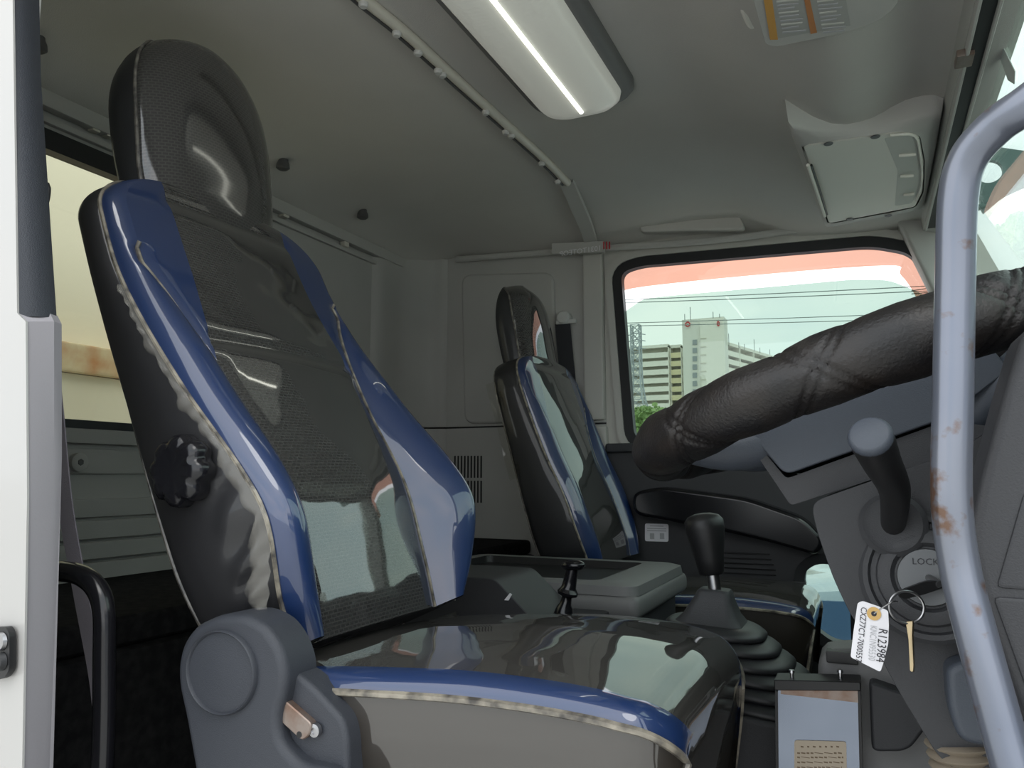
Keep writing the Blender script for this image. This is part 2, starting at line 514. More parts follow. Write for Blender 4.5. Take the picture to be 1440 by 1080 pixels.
# rounded corner post between rear wall and side wall
mb = MB()
prof = [V((XR, 2.02)), V((XR + 0.02, 2.05)), V((XR + 0.02, 2.15)), V((XR + 0.035, 2.21)), V((XR + 0.07, 2.27)), V((XR + 0.11, 2.288)), V((XR + 0.125, 2.302))]
prof = [V((p.x, p.y)) for p in prof]
mb.grid([[V((q.x, q.y, z)) for q in bez([V((p.x, p.y, 0)) for p in prof], 5)] for z in (0.51, 0.862)])
mb.grid([[V((q.x, q.y, z)) for q in bez([V((p.x, p.y, 0)) for p in prof], 5)] for z in (0.868, 1.47)])
tag(mb.build('trim_5', M['wallgrey']), 'rounded grey corner post between rear wall and side wall', 'trim', kind='structure')
w2 = thing('window_2', (XR, cy, RW[2]), 'rear cab window looking out on a cream truck body', 'window', kind='structure')
ring_o = rrect(cy, cz, 0.40 + 0.028, 0.2725 + 0.028, 0.08, 6)
ring_i = rrect(cy, cz, 0.40 - 0.012, 0.2725 - 0.012, 0.055, 6)
MB().ring([V((XR + 0.012, y, z)) for y, z in ring_o], [V((XR + 0.012, y, z)) for y, z in ring_i], (-0.03, 0, 0)).build('rubber_frame', M['rubber'], w2)
mb = MB().add([V((XR - 0.01, y, z)) for y, z in inner], [list(range(len(inner)))]); mb.build('pane', M['pane_rear'], w2, smooth=0)

# far side wall behind the door
wl = thing('wall_left', (-1.08, YL, 0), 'grey trim wall beside the passenger seat with small air vents', 'wall', kind='structure')
mb = MB(); mb.box((XR - 0.02, YL, 0), (-0.735, YL + 0.04, 0.862)); mb.build('lower_panel', M['wallgrey'], wl)
mb = MB(); mb.box((XR - 0.02, YL, 0.868), (-0.735, YL + 0.04, 1.50)); mb.build('upper_panel', M['wallgrey'], wl)
MB().prism(round_poly(ats([(648, 386), (778, 382), (784, 594), (652, 596)], y=YL - 0.012), 0.04), (0, 0.012, 0), 0.009, 4).build('pressed_panel', M['wallgrey'], wl)
MB().box((XR, YL + 0.005, 0.860), (-0.735, YL + 0.03, 0.870)).build('joint', M['black'], wl)
mb = MB().box((-0.80, YL - 0.022, 0.10), (-0.728, YL + 0.01, 0.855), 0.008); mb.build('door_pillar_trim', M['pillargrey'], wl)
mb = MB().box((-0.80, YL - 0.020, 0.875), (-0.735, YL + 0.01, 1.42), 0.008); mb.build('door_pillar_trim', M['pillargrey'], wl)
for r_, (v0, v1) in enumerate(((641, 672), (676, 707))):
    for k in range(9):
        u = 640 + k * 4.6
        a = at(u, v0, y=YL); b_ = at(u, v1, y=YL)
        MB().box((a.x - 0.0026, YL - 0.0015, b_.z), (a.x + 0.0026, YL + 0.002, a.z)).build('vent_slot', M['black'], wl)
# cornice strip between side wall and roof with the sticker print
tr = thing('trim_1', (-0.9, 2.26, 1.40), 'narrow grey cornice strip under the headliner', 'trim', kind='structure')
a, b_ = at(640, 362, y=2.272), at(1120, 322, y=2.272)
mb = MB().tube(bez([a + V((0, .01, -0.004)), at(850, 349, y=2.272), at(1000, 338, y=2.272), b_ + V((0, .01, 0))], 8), 0.011, 10); mb.build('strip', M['wallgrey'], tr)
cs_ = MB().prism(ats([(776, 342), (848, 339), (848, 354), (776, 357)], y=2.235), (0, 0.02, 0)).build('sticker', M['wallgrey'], tr, smooth=0)
p = at(846, 352, y=2.2340)
text('1031TOTEOP', p, (-1, 0, -0.02), (0, 0, 1), 0.024, M['paper'], cs_)
for du in (849, 853, 857):
    q = at(du, 345, y=2.234)
    MB().box(q + V((-0.002, 0, -0.012)), q + V((0.002, 0.001, 0.012))).build('red_mark', M['red'], tr)

# near side: white door pillar seen from outside
wn = thing('wall_right', (-1.0, 0.46, 0), 'white painted door pillar and sill on the open driver side', 'wall', kind='structure')
# the door edge of the pillar leans back towards the roof
MB().prism(ats([(-420, -60), (17, -60), (22, 300), (24, 440), (36, 452), (38, 700), (28, 1250), (-420, 1250)], y=0.449), (0, 0.002, 0)).build('pillar_panel', M['white_paint'], wn)
lo1 = ats([(22, 438), (36, 452), (38, 700), (28, 1250)], y=0.450); lo2 = ats([(70, 440), (76, 452), (76, 640), (58, 1250)], y=0.474)
mb = MB().grid([[a, b_, b_ + V((-0.006, 0.012, 0)), a + V((-0.01, 0.03, 0))] for a, b_ in zip(lo1, lo2)])
mb.f.append([0, 1, 2, 3]); mb.build('pillar_trim', M['lavender'], wn, smooth=20)
lo1 = ats([(15, -60), (20, 200), (24, 446)], y=0.450); lo2 = ats([(44, -60), (47, 100), (69, 446)], y=0.472)
MB().grid([[a, a.lerp(b_, 0.5) + V((0.003, -0.003, 0)), b_, b_ + V((-0.006, 0.012, 0)), a + V((-0.01, 0.03, 0))] for a, b_ in zip(lo1, lo2)]).build('door_seal', M['hinge'], wn)
MB().box((-1.5, 0.475, 0), (-0.80, 0.50, 1.46)).build('inner_panel', M['wallgrey'], wn)
MB().box((-0.66, 0.42, 1.40), (0.25, 0.47, 1.47), 0.01).build('roof_rail', M['wallgrey'], wn)
MB().box((-0.75, 0.42, -0.12), (0.5, 0.50, 0.03), 0.01).build('sill', M['dash'], wn)
bt = tag(MB().prism(round_poly([at(u, v, y=0.4465) for u, v in ((-14, 882), (18, 880), (23, 890), (23, 940), (14, 953), (-14, 953))], 0.006), (0, -0.006, 0), 0.0).build('door_switch', M['black']), 'black oval courtesy light switch on the white door pillar', 'switch')
bt.parent = wn; bt.location = bt.location - wn.location
del bt['category']; del bt['label']
MB().lathe(at(2, 902, y=0.440), (0, -1, 0), [(0, 0.008), (0.003, 0.007), (0.003, 0)], 14).build('bolt', M['steel'], bt)
MB().lathe(at(2, 930, y=0.440), (0, -1, 0), [(0, 0.008), (0.004, 0.006), (0.005, 0)], 14).build('plunger', M['rubber'], bt)

# ---------------------------------------------------------------- passenger door with its window
d1 = thing('door_1', (-0.25, YL, 0.1), 'closed passenger door with dark lower panel and black framed window', 'door', kind='structure')
win = ats([(873, 383), (892, 618)], y=YL) + [V((0.33, YL, 0.80)), V((0.30, YL, 0.93))] + ats([(1312, 412), (1282, 356), (1225, 346), (900, 374)], y=YL)
# loops grown outward from the centre of the pane
def grow(P, k):
    n = len(P); out_ = []
    for i in range(n):
        t = (P[(i + 1) % n] - P[i - 1]); nrm = V((t.z, 0, -t.x)).normalized()
        out_.append(P[i] + nrm * k)
    return out_
wl_in = round_poly(win, 0.035, 5)
cw = sum(wl_in, V()) / len(wl_in)
sgn = 1 if (grow(wl_in, 0.01)[0] - cw).length > (wl_in[0] - cw).length else -1
w_rub = grow(wl_in, sgn * 0.030)
w_frm = grow(wl_in, sgn * 0.052)
MB().ring(w_rub, wl_in, (0, 0.03, 0)).build('window_rubber', M['rubber'], d1)
MB().ring([p + V((0, -0.006, 0)) for p in w_frm], [p + V((0, -0.006, 0)) for p in w_rub], (0, 0.03, 0)).build('window_frame', M['pillargrey'], d1)
MB().ring([p + V((0, 0.006, 0)) for p in grow(wl_in, sgn * 0.16)], [p + V((0, 0.006, 0)) for p in grow(wl_in, sgn * 0.045)], (0, 0.04, 0)).build('door_skin', M['pillargrey'], d1)
pane = round_poly([at(876, 440, y=YL + 0.02), at(885, 620, y=YL + 0.02) + V((0, 0, -0.03)), V((0.33, YL + 0.02, 0.77)), V((0.26, YL + 0.02, 1.08)), at(1296, 412, y=YL + 0.02), at(1250, 394, y=YL + 0.02), at(1200, 393, y=YL + 0.02), at(940, 416, y=YL + 0.02), at(905, 420, y=YL + 0.02)], 0.02, 5)
MB().prism(pane, (0, 0.004, 0)).build('pane', M['pane_side'], d1, smooth=0)
low = at(872, 628, y=YL - 0.03)
# lower door panel built around the small lower peep window
peep = round_poly(ats([(1131, 800), (1150, 788), (1196, 792), (1200, 906), (1170, 900), (1131, 870)], y=YL), 0.02, 5)
cp = sum(peep, V()) / len(peep)
po = []
for q in peep:
    d = q - cp
    k = min((0.40 - cp.x) / d.x if d.x > 1e-6 else 9e9, (-0.724 - cp.x) / d.x if d.x < -1e-6 else 9e9, (0.795 - cp.z) / d.z if d.z > 1e-6 else 9e9, (0.05 - cp.z) / d.z if d.z < -1e-6 else 9e9)
    po.append(cp + d * k)
for cxx, czz in ((-0.724, 0.05), (-0.724, 0.795), (0.40, 0.05), (0.40, 0.795)):     # keep the corners of the panel square
    dc = V((cxx, cp.y, czz)) - cp; dc.normalize()
    best = max(range(len(peep)), key=lambda i_: (peep[i_] - cp).normalized().dot(dc))
    po[best] = V((cxx, po[best].y, czz))
mb = MB().ring([q + V((0, -0.03, 0)) for q in po], [q + V((0, -0.03, 0)) for q in peep], (0, 0.05, 0))
mb.build('door_panel', M['dash'], d1)
mb = MB().box((-0.724, YL - 0.05, 0.772), (0.40, YL + 0.005, 0.800), 0.010, 3); mb.build('window_ledge', M['dash'], d1)
arm = ats([(888, 692), (930, 684), (1050, 700), (1130, 728), (1160, 760), (1150, 782), (1080, 762), (1000, 744), (890, 724)], y=YL - 0.10)
mb = MB().prism(round_poly(arm, 0.03, 4), (0, 0.08, 0), 0.012, 4); mb.build('armrest', M['gloss_black'], d1)
sk = MB().prism(round_poly(ats([(907, 736), (940, 737), (940, 762), (907, 761)], y=YL - 0.0305), 0.006), (0, 0.0012, 0)).build('label_sticker', M['paper'], d1)
for k, (v, w0, w1) in enumerate(((739.5, 914, 933), (743, 910, 937), (746, 910, 937))):
    a = at(w0, v, y=YL - 0.0312); b_ = at(w1, v, y=YL - 0.0312)
    MB().box((a.x, YL - 0.0314, a.z - 0.0012), (b_.x, YL - 0.0305, a.z + 0.0012)).build('print_line', M['ink_faint'], sk)
for u in (914, 928):
    a = at(u, 758, y=YL - 0.0312); b_ = at(u + 6, 750, y=YL - 0.0312)
    MB().box((a.x, YL - 0.0314, a.z), (b_.x, YL - 0.0305, b_.z)).build('print_picture', M['ink_faint'], sk)
for k in range(8):
    v = 776 + k * 7.2
    a = at(1012 + k * 1.5, v, y=YL - 0.034); b_ = at(1082 + min(k, 3) * 3, v + 3, y=YL - 0.034)
    MB().box((a.x, YL - 0.037, b_.z - 0.003), (b_.x, YL - 0.028, a.z), 0.001, 1).build('grille_slat', M['black'], d1)
pw_o = grow(peep, 0.022 if (grow(peep, 0.01)[0] - cp).length > (peep[0] - cp).length else -0.022)
pw_i = grow(peep, -0.004 if (grow(peep, 0.01)[0] - cp).length > (peep[0] - cp).length else 0.004)
MB().ring([q + V((0, -0.045, 0)) for q in pw_o], [q + V((0, -0.040, 0)) for q in pw_i], (0, 0.05, 0)).build('peep_window_frame', M['rubber'], d1)
MB().prism([q + V((0, 0.01, 0)) for q in peep], (0, 0.004, 0)).build('peep_pane', M['pane_side'], d1, smooth=0)
p = at(1127, 828, y=YL - 0.05)
MB().box(p + V((-0.022, 0, -0.035)), p + V((0.012, 0.03, 0.02)), 0.005).build('latch', M['black'], d1)
# salmon sun and rain visor outside the window
vis = MB()
vt = ats([(862, 352), (1240, 318), (1310, 350), (1350, 430)], y=YL + 0.05)
vb = ats([(862, 418), (905, 403), (1230, 373), (1262, 382), (1300, 430)], y=YL + 0.07)
top = bez([at(862, 345, y=YL + .044), at(1000, 333, y=YL + .044), at(1230, 312, y=YL + .044), at(1300, 335, y=YL + .044), at(1340, 440, y=YL + .044)], 8)
bot = bez([at(862, 421, y=YL + .08), at(905, 403, y=YL + .09), at(1225, 374, y=YL + .09), at(1268, 388, y=YL + .09), at(1300, 440, y=YL + .08)], 8)
vis.grid([[t.lerp(b_, k / 4) + V((0, 0.012 * s_(math.pi * k / 4), 0)) for k in range(5)] for t, b_ in zip(top, bot)])
vis.grid([[t.lerp(b_, k / 4) + V((0, 0.012 * s_(math.pi * k / 4) + 0.003, 0)) for k in range(5)] for t, b_ in zip(top, bot)])
tag(vis.build('window_visor', M['visor']), 'salmon tinted acrylic rain visor along the top of the passenger window', 'visor')

# ---------------------------------------------------------------- windscreen, header, pillars
XH, ZH, XB, ZB = 0.215, 1.355, 0.48, 0.76
w3 = thing('window_3', (0.4, 1.35, 0.76), 'front windscreen of the truck cab', 'window', kind='structure')
MB().prism([V((XH, 0.50, ZH)), V((XH, 2.24, ZH)), V((XB, 2.27, ZB)), V((XB, 0.47, ZB))], (0.006, 0, 0.003)).build('pane', M['pane_front'], w3, smooth=0)
t2 = thing('trim_2', (0.18, 1.35, 1.33), 'grey windscreen header trim with a slotted curtain track', 'trim', kind='structure')
mb = MB().prism([V((0.16, 0.46, 1.385)), V((0.165, 0.46, 1.345)), V((0.20, 0.46, 1.335)), V((0.235, 0.46, 1.345)), V((0.25, 0.46, 1.40))], (0, 1.83, 0), 0.0)
mb.build('header', M['wallgrey'], t2)
for x in (0.166, 0.192):
    MB().box((x, 0.46, 1.330), (x + 0.005, 2.2, 1.348), 0.001, 1).build('track_lip', M['wallgrey'], t2)
MB().box((0.171, 0.46, 1.337), (0.192, 2.2, 1.347)).build('track_slot', M['black'], t2)
p = at(1356, 82, z=1.336); MB().box(p + V((-0.012, -0.02, -0.006)), p + V((0.012, 0.02, 0.006)), 0.002).build('track_stop', M['rusty'], t2)
t3 = thing('trim_3', (0.3, 2.27, 0.76), 'grey windscreen pillar trim on the passenger side', 'trim', kind='structure')
mb = MB().prism([V((0.10, 2.24, 1.40)), V((0.215, 2.24, 1.37)), V((0.50, 2.27, 0.74)), V((0.34, 2.27, 0.74))], (0, 0.08, 0), 0.01); mb.build('pillar_cover', M['wallgrey'], t3)
t4 = thing('trim_4', (0.3, 0.46, 0.76), 'grey windscreen pillar trim on the driver side', 'trim', kind='structure')
mb = MB().prism([V((0.20, 0.43, 1.40)), V((0.27, 0.43, 1.38)), V((0.56, 0.43, 0.72)), V((0.46, 0.43, 0.72))], (0, 0.06, 0), 0.01); mb.build('pillar_cover', M['wallgrey'], t4)
fw = tag(MB().box((0.55, 0.42, -0.05), (0.60, 2.36, 0.80)).build('wall_front', M['dash']), 'dark front bulkhead below the windscreen', 'wall', kind='structure')

# ---------------------------------------------------------------- seats
def make_seat(name, O, yc, th, hs, label, group, P):
    """O: hinge (x, z) of the back plane; yc: seat centre; th: recline"""
    root = thing(name, (O[0] + 0.2, yc, 0.0), label, 'seat', group)
    eh = V((-s_(th), 0, c_(th))); ed = V((c_(th), 0, s_(th)))
    OO = V((O[0], yc, O[1]))
    pt = lambda s, h, d: OO + V((0, s, 0)) + eh * h + ed * d
    HT = P['htop']; WB = P['wb']; WH = P['wh']
    tDc, tDe, tSc = P['Dc'], P['De'], P['Sc']

    def W(h):
        w_ = tab(h, [(-0.06, WB * 0.80), (0.0, WB * 0.93), (0.08, WB), (0.3, WB), (0.45, WB * 0.985), (HT - 0.075, WB * 0.97)])
        if h > HT - 0.075:
            k = (h - (HT - 0.075)) / 0.0751
            w_ = (WH - 0.01) + (WB * 0.97 - WH + 0.01) * math.sqrt(max(0, 1 - k * k))
        return w_

    def SC(h):
        return min(tab(h, tSc), W(h) - 0.022)

    def SB(h):
        return min(tab(h, [(0, WH * 1.35), (0.3, WH * 1.22), (0.45, WH * 1.05), (0.6, WH)]), SC(h) - 0.0005)

    def DF(s, h):
        s = abs(s); sc = SC(h); w_ = W(h); dc = tab(h, tDc); de = tab(h, tDe)
        if s <= sc:
            d = dc + 0.006 * c_(math.pi / 2 * s / sc)
            if s < SB(h) + 0.001:
                for h0 in P['creases']: d -= 0.004 * math.exp(-((h - h0) / 0.012) ** 2)
        else:
            q = (s - sc) / (w_ - sc)
            d = dc + (de - dc) * s_(q * math.pi / 2) + 0.014 * s_(math.pi * q) * max(0, min(1, (0.5 - h) / 0.2))
        d -= 0.007 * math.exp(-((s - sc) / 0.008) ** 2) * (1 if h < 0.47 else 0)
        r = 0.020
        if s > w_ - r:
            k = (s - (w_ - r)) / r
            d -= r * (1 - math.sqrt(max(0, 1 - k * k)))
        return d

    hsamp = [-0.06 + (HT - 0.09 + 0.06) * i / 110 for i in range(111)] + [HT - 0.075 + 0.075 * s_(math.pi / 2 * k / 14) for k in range(0, 15)]
    def patch(nm, material, fa, fb, n, ez=1.0, label=None, sgn=1):
        rows = []; uvs = []
        for h in hsamp:
            a, b_ = fa(h), fb(h); r = []; ru = []
            for j in range(n + 1):
                t = 1 - (1 - j / n) ** ez
                s = (a + (b_ - a) * t) * sgn
                r.append(pt(s, h, DF(s, h))); ru.append((s, h))
            rows.append(r); uvs.append(ru)
        return MB().grid(rows, uv=lambda i, j: uvs[i][j]).build(nm, material, root, label, smooth=60)
    patch('back_centre', M['cloth'], lambda h: -SB(h), SB, 24, label='black woven centre panel under clear vinyl')
    for sg in (-1, 1):
        patch('back_panel', M['vinyl_blue'], SB, SC, 6, sgn=sg, label='blue vinyl panel')
        patch('back_bolster', M['vinyl_blue'], SC, W, 14, 1.8, sgn=sg, label='blue vinyl side bolster')
    # side walls and rear
    for sg in (-1, 1):
        rows = []
        for h in hsamp:
            w_ = W(h); d0 = DF(w_, h); r = []
            for j in range(25):
                q = j / 24
                d = d0 * (1 - q)
                bl = 0.010 * s_(math.pi * q) ** 0.7 if 0 < q < 1 else 0
                bl += P['wr'] * s_(h * 150 + 6 * q + 1.5 * s_(40 * h)) * math.exp(-((h - 0.06) / 0.07) ** 2) * s_(math.pi * min(1, q / 0.45)) ** 2 * (1 if q < 0.45 else 0)
                r.append(pt(sg * (w_ + bl - (0.012 * max(0, (q - 0.85) / 0.15) ** 2)), h, d))
            rows.append(r)
        MB().grid(rows).build('back_side', M['vinyl_black'], root, 'black vinyl side of the backrest', smooth=60)
    MB().grid([[pt((W(h) - 0.012) * k / 6, h, -0.012 * (1 - (k / 6) ** 2)) for k in range(-6, 7)] for h in hsamp]).build('back_rear', M['vinyl_black'], root, smooth=60)
    MB().grid([[pt(W(-0.06) * k / 8, -0.06, q * DF(W(-0.06) * k / 8, -0.06) / 4) for k in range(-8, 9)] for q in range(5)]).build('back_underside', M['vinyl_black'], root)
    # welts
    for sg in (-1, 1):
        path = [pt(sg * (W(h) + 0.001), h, DF(W(h), h) + 0.002) for h in hsamp]
        MB().tube(path, 0.0027, 6).build('outline_welt', M['piping'], root)
        hh = [h for h in hsamp if h < P['seamtop']]
        MB().tube([pt(sg * SC(h), h, DF(SC(h), h) + 0.002) for h in hh], 0.0026, 6).build('seam_welt', M['piping'], root)
        MB().tube([pt(sg * (W(h) - 0.008), h, 0.001) for h in hsamp], 0.0028, 6).build('rear_welt', M['pipdark'], root)
    # headrest
    h0, h1 = HT - 0.075, P['hhead']
    HW = P['hw']
    hw = lambda h: HW * (1 - max(0, (h - (h1 - 0.15)) / 0.1501) ** 2.6) ** (1 / 2.8) * tab(h, [(h0, WH / HW * 0.9), (h0 + 0.05, WH / HW), (h0 + 0.11, 1.0), (h1, 1.0)])
    dr = lambda h: tab(h, P['Hr']); df = lambda h: tab(h, P['Hf'])
    hs_ = [h0 + (h1 - 0.03 - h0) * i / 24 for i in range(24)] + [h1 - 0.03 + 0.0299 * s_(math.pi / 2 * k / 10) for k in range(11)]

    def HF(s, h):
        w_ = max(hw(h), 1e-4); q = min(1, abs(s) / w_)
        D = df(h)
        d = D - 0.026 * q ** 2
        r = 0.45
        if q > 1 - r:
            k = (q - 1 + r) / r
            d -= 0.016 * (1 - math.sqrt(max(0, 1 - k * k)))
        return d
    rows = []; uvs = []
    for h in hs_:
        r = []; ru = []
        for j in range(33):
            t = s_((j / 32 - 0.5) * math.pi)
            s = t * hw(h)
            r.append(pt(s, h, HF(s, h))); ru.append((s, h))
        rows.append(r); uvs.append(ru)
    MB().grid(rows, uv=lambda i, j: uvs[i][j]).build('headrest_front', P['hmat'], root, 'black woven headrest front', smooth=60)
    for sg in (-1, 1):
        rows = []
        for h in hs_:
            w_ = hw(h); d0 = HF(w_, h); d1_ = dr(h)
            rows.append([pt(sg * (w_ + 0.006 * s_(math.pi * j / 8)) if j < 8 else 0, h, d0 + (d1_ - d0) * j / 8) if j < 9 else 0 for j in range(9)])
            rows[-1][8] = pt(sg * (w_ - 0.008), h, d1_)
        MB().grid(rows).build('headrest_side', M['vinyl_head'], root, smooth=60)
        MB().tube([pt(sg * (hw(h) + 0.001), h, HF(hw(h), h) + 0.001) for h in hs_], 0.0026, 6).build('headrest_welt', M['pipdark'], root)
    MB().grid([[pt((hw(h) - 0.008) * k / 6, h, dr(h) - 0.01 * (1 - (k / 6) ** 2)) for k in range(-6, 7)] for h in hs_]).build('headrest_rear', M['vinyl_head'], root, smooth=60)
    # cushion: rows from rear to the nose and down the front
    Cx0, Cx1, zc, cw = P['cx0'], P['cx1'], P['cz'], P['cw']
    L = Cx1 - Cx0
    rows_x = []
    for i in range(41):
        rows_x.append((Cx0 + (L - 0.035) * i / 40, 0.0))
    for k in range(1, 9):
        a = math.pi / 2 * k / 8
        rows_x.append((Cx1 - 0.035 + 0.035 * s_(a), 0.030 * (1 - c_(a))))
    for k in range(1, 5):
        rows_x.append((Cx1 - 0.006 * k, 0.030 + 0.035 * k))

    def cwid(x, sg):
        R = P['rin'] if sg * P['inb'] > 0 else P['rout']
        k = max(0, (x - (Cx1 - R)) / R)
        return cw * (1 - 0.42 * (1 - math.sqrt(max(0, 1 - min(1, k) ** 2.6)))) if R > 0.06 else cw - R * (1 - math.sqrt(max(0, 1 - min(1, k) ** 2)))

    def ctop(s, x, dz, sg):
        w_ = cwid(x, sg); q = min(1, abs(s) / w_)
        fx = (x - Cx0) / L
        z = zc - P['drop'] * max(0, s * P['inb'] / w_) + P['crown'] * (1 - q ** 2.5) * s_(math.pi * min(1, fx * 0.9 + 0.06)) + tab(fx, [(0, -0.012), (0.35, 0.0), (0.6, 0.006), (0.85, 0.004), (1, -0.006)])
        r = 0.10
        if q > 1 - r:
            k = (q - 1 + r) / r
            z -= 0.014 * (1 - math.sqrt(max(0, 1 - k * k)))
        return z - dz
    bw = P['band']
    cu = {}
    def cpatch(nm, material, f0, f1, n, label=None):
        rows = []; uvs = []
        for x, dz in rows_x:
            r = []; ru = []
            for j in range(n + 1):
                t = j / n
                q = f0 + (f1 - f0) * t
                sg = 1 if q > 0 else -1
                s = q * cwid(x, sg)
                r.append(V((x, yc + s, ctop(s, x, dz, sg)))); ru.append((s, x))
            rows.append(r); uvs.append(ru)
        return MB().grid(rows, uv=lambda i, j: uvs[i][j]).build(nm, material, root, label, smooth=60)
    cpatch('cushion_top', M['cushion_cloth'], -1 + bw, 1 - bw, 30, 'dark woven cushion top under glossy clear vinyl')
    cpatch('cushion_band', M['vinyl_blue'], -1, -1 + bw, 8, 'blue vinyl edge band')
    cpatch('cushion_band', M['vinyl_blue'], 1 - bw, 1, 8, 'blue vinyl edge band')
    for sg in (-1, 1):
        rows = []
        for x, dz in rows_x:
            w_ = cwid(x, sg); z0 = ctop(w_ * sg, x, dz, sg); zb = zc - 0.19
            r = []
            for j in range(11):
                q = j / 10
                r.append(V((x - (0.012 * q if x > Cx1 - 0.05 else 0), yc + sg * (w_ + 0.007 * s_(math.pi * min(1, q * 1.6)) - 0.02 * q), z0 + (min(zb, z0) - z0) * q)))
            rows.append(r)
        MB().grid(rows).build('cushion_side', M['cushion_side'], root, 'brownish black cushion side under clear vinyl', smooth=60)
        MB().tube([V((x, yc + sg * (cwid(x, sg) + 0.002), ctop(cwid(x, sg) * sg, x, dz, sg) - 0.001)) for x, dz in rows_x], 0.0036, 6).build('cushion_welt', M['piping'], root)
    r0 = rows_x[-1]
    MB().grid([[V((r0[0] - 0.01 * j, yc + q * cwid(r0[0], 1 if q > 0 else -1), zc - 0.17 - 0.02 * j)) for q in [k / 6 for k in range(-6, 7)]] for j in range(2)]).build('cushion_front_hem', M['cushion_side'], root)
    x_, dz_ = rows_x[0]
    MB().grid([[V((Cx0, yc + q * cw, z)) for q in (-1, 0, 1)] for z in (zc - 0.19, zc - 0.02)]).build('cushion_back', M['cushion_side'], root)
    # pedestal
    MB().box((Cx0 + 0.02, yc - cw * 0.8, 0.10), (Cx1 - 0.08, yc + cw * 0.8, zc - 0.17), 0.02).build('pedestal', M['black'], root)
    MB().box((Cx0 - 0.02, yc - cw * 0.9, 0.0), (Cx1 - 0.05, yc + cw * 0.9, 0.10), 0.01).build('floor_rail', M['hinge'], root)
    return root, pt


DP = dict(wr=0.005, htop=0.605, hhead=0.872, hw=0.131, hmat=M['cloth_head'], wb=0.220, wh=0.118, creases=(0.57, 0.335), seamtop=0.475,
          Dc=[(-0.06, 0.090), (0.0, 0.100), (0.12, 0.112), (0.25, 0.094), (0.45, 0.068), (0.62, 0.062)],
          De=[(-0.06, 0.11), (-0.02, 0.132), (0.06, 0.165), (0.12, 0.158), (0.25, 0.112), (0.38, 0.075), (0.46, 0.062), (0.62, 0.062)],
          Sc=[(-0.06, 0.132), (0.1, 0.136), (0.25, 0.144), (0.36, 0.163), (0.44, 0.193), (0.48, 0.23), (0.7, 0.25)],
          Hr=[(0.55, -0.004), (0.66, 0.002), (0.74, 0.016), (0.80, 0.034), (0.84, 0.052), (0.88, 0.080)],
          Hf=[(0.53, 0.050), (0.56, 0.062), (0.585, 0.072), (0.62, 0.082), (0.68, 0.102), (0.76, 0.126), (0.83, 0.140), (0.865, 0.134), (0.88, 0.108)],
          cx0=-0.585, cx1=-0.148, cz=0.514, cw=0.222, rin=0.24, rout=0.05, inb=1, band=0.125, crown=0.010, drop=0.012)
YC = 0.858
YB = 0.845
driver, dpt = make_seat('driver_seat', (-0.673, 0.534), YB, math.radians(25), 1, 'blue and black high-back driver seat covered in glossy clear vinyl, with star knob', 'cab seats', DP)

# crumpled clear vinyl along the outboard seam
rows = []
for i in range(90):
    q = i / 89; h = -0.03 + 0.44 * q
    wd = 0.034 * (1 - q) ** 0.7 + 0.006
    d0 = tab(h, DP['De'])
    rows.append([dpt(-(0.2215 + 0.0085 * s_(math.pi * min(1, j / 5)) + 0.0022 * s_(h * 260 + 0.9 * j + 2 * s_(33 * h))), h, d0 - 0.016 - wd * j / 5 * (0.7 + 0.16 * s_(h * 63) + 0.14 * s_(h * 141 + 1))) for j in range(6)])
MB().grid(rows).build('clear_cover_fold', M['film'], driver, 'crumpled clear vinyl fold along the seam', smooth=60)

# star shaped lumbar knob
p = at(253, 662, y=YB - 0.220 - 0.024) + V((0, 0.018, 0))
mb = MB()
rows = []
ax = V((0, -1, 0)); X = V((1, 0, 0)); Z = V((0, 0, 1))
for d, k in ((0, 0.80), (0.003, 0.93), (0.008, 1.0), (0.018, 1.0), (0.024, 0.96), (0.028, 0.86), (0.030, 0.70), (0.0285, 0.55), (0.0285, 0.0001)):
    rows.append([p + ax * d + (X * c_(a) + Z * s_(a)) * k * (0.0375 + (0.0024 * c_(8 * a) - 0.0006 * c_(16 * a) if k > 0.65 else 0)) for a in [2 * math.pi * i / 96 for i in range(96)]])
mb.grid(rows, True, True, False)
mb.build('lumbar_knob', M['gloss_black'], driver, 'black star shaped adjuster knob')

# recliner cover on the outboard side
yh = 0.585
cov = ats([(247, 935), (254, 905), (272, 880), (305, 865), (342, 864), (372, 880), (392, 910), (402, 945), (398, 980), (388, 1010), (392, 1045), (420, 1075), (470, 1085), (480, 1130), (470, 1260), (300, 1260), (272, 1090), (258, 1010), (248, 965)], y=yh)
hg = MB().prism(round_poly(cov, 0.010, 3), (0, 0.045, 0), 0.012, 5).build('recliner_cover', M['hinge'], driver, 'grey plastic recliner cover')
c0 = at(312, 945, y=yh - 0.001); rx = (at(359, 945, y=yh) - at(265, 945, y=yh)).length / 2; rz = (at(312, 887, y=yh) - at(312, 1004, y=yh)).length / 2
ell = lambda k, d: [c0 + V((c_(a) * rx * k, -d, s_(a) * rz * k)) for a in [2 * math.pi * i / 56 for i in range(56)]]
MB().grid([ell(1.03, -0.002), ell(1.02, 0.0035), ell(0.99, 0.0045), ell(0.965, 0.0035), ell(0.95, 0.0012), ell(0.90, 0.0012), ell(0.5, 0.0022), ell(0.001, 0.0026)], True).build('round_cap', M['hinge'], hg, smooth=50)
arm = ats([(392, 946), (412, 944), (440, 966), (482, 1012), (489, 1040), (489, 1150), (400, 1150), (384, 1040), (378, 985)], y=yh + 0.016)
MB().prism(round_poly(arm, 0.008, 3), (0, 0.03, 0), 0.006, 3).build('side_bracket', M['hinge'], driver)
lv = ats([(385, 972), (438, 1018), (434, 1035), (424, 1042), (378, 1000)], y=yh + 0.008)
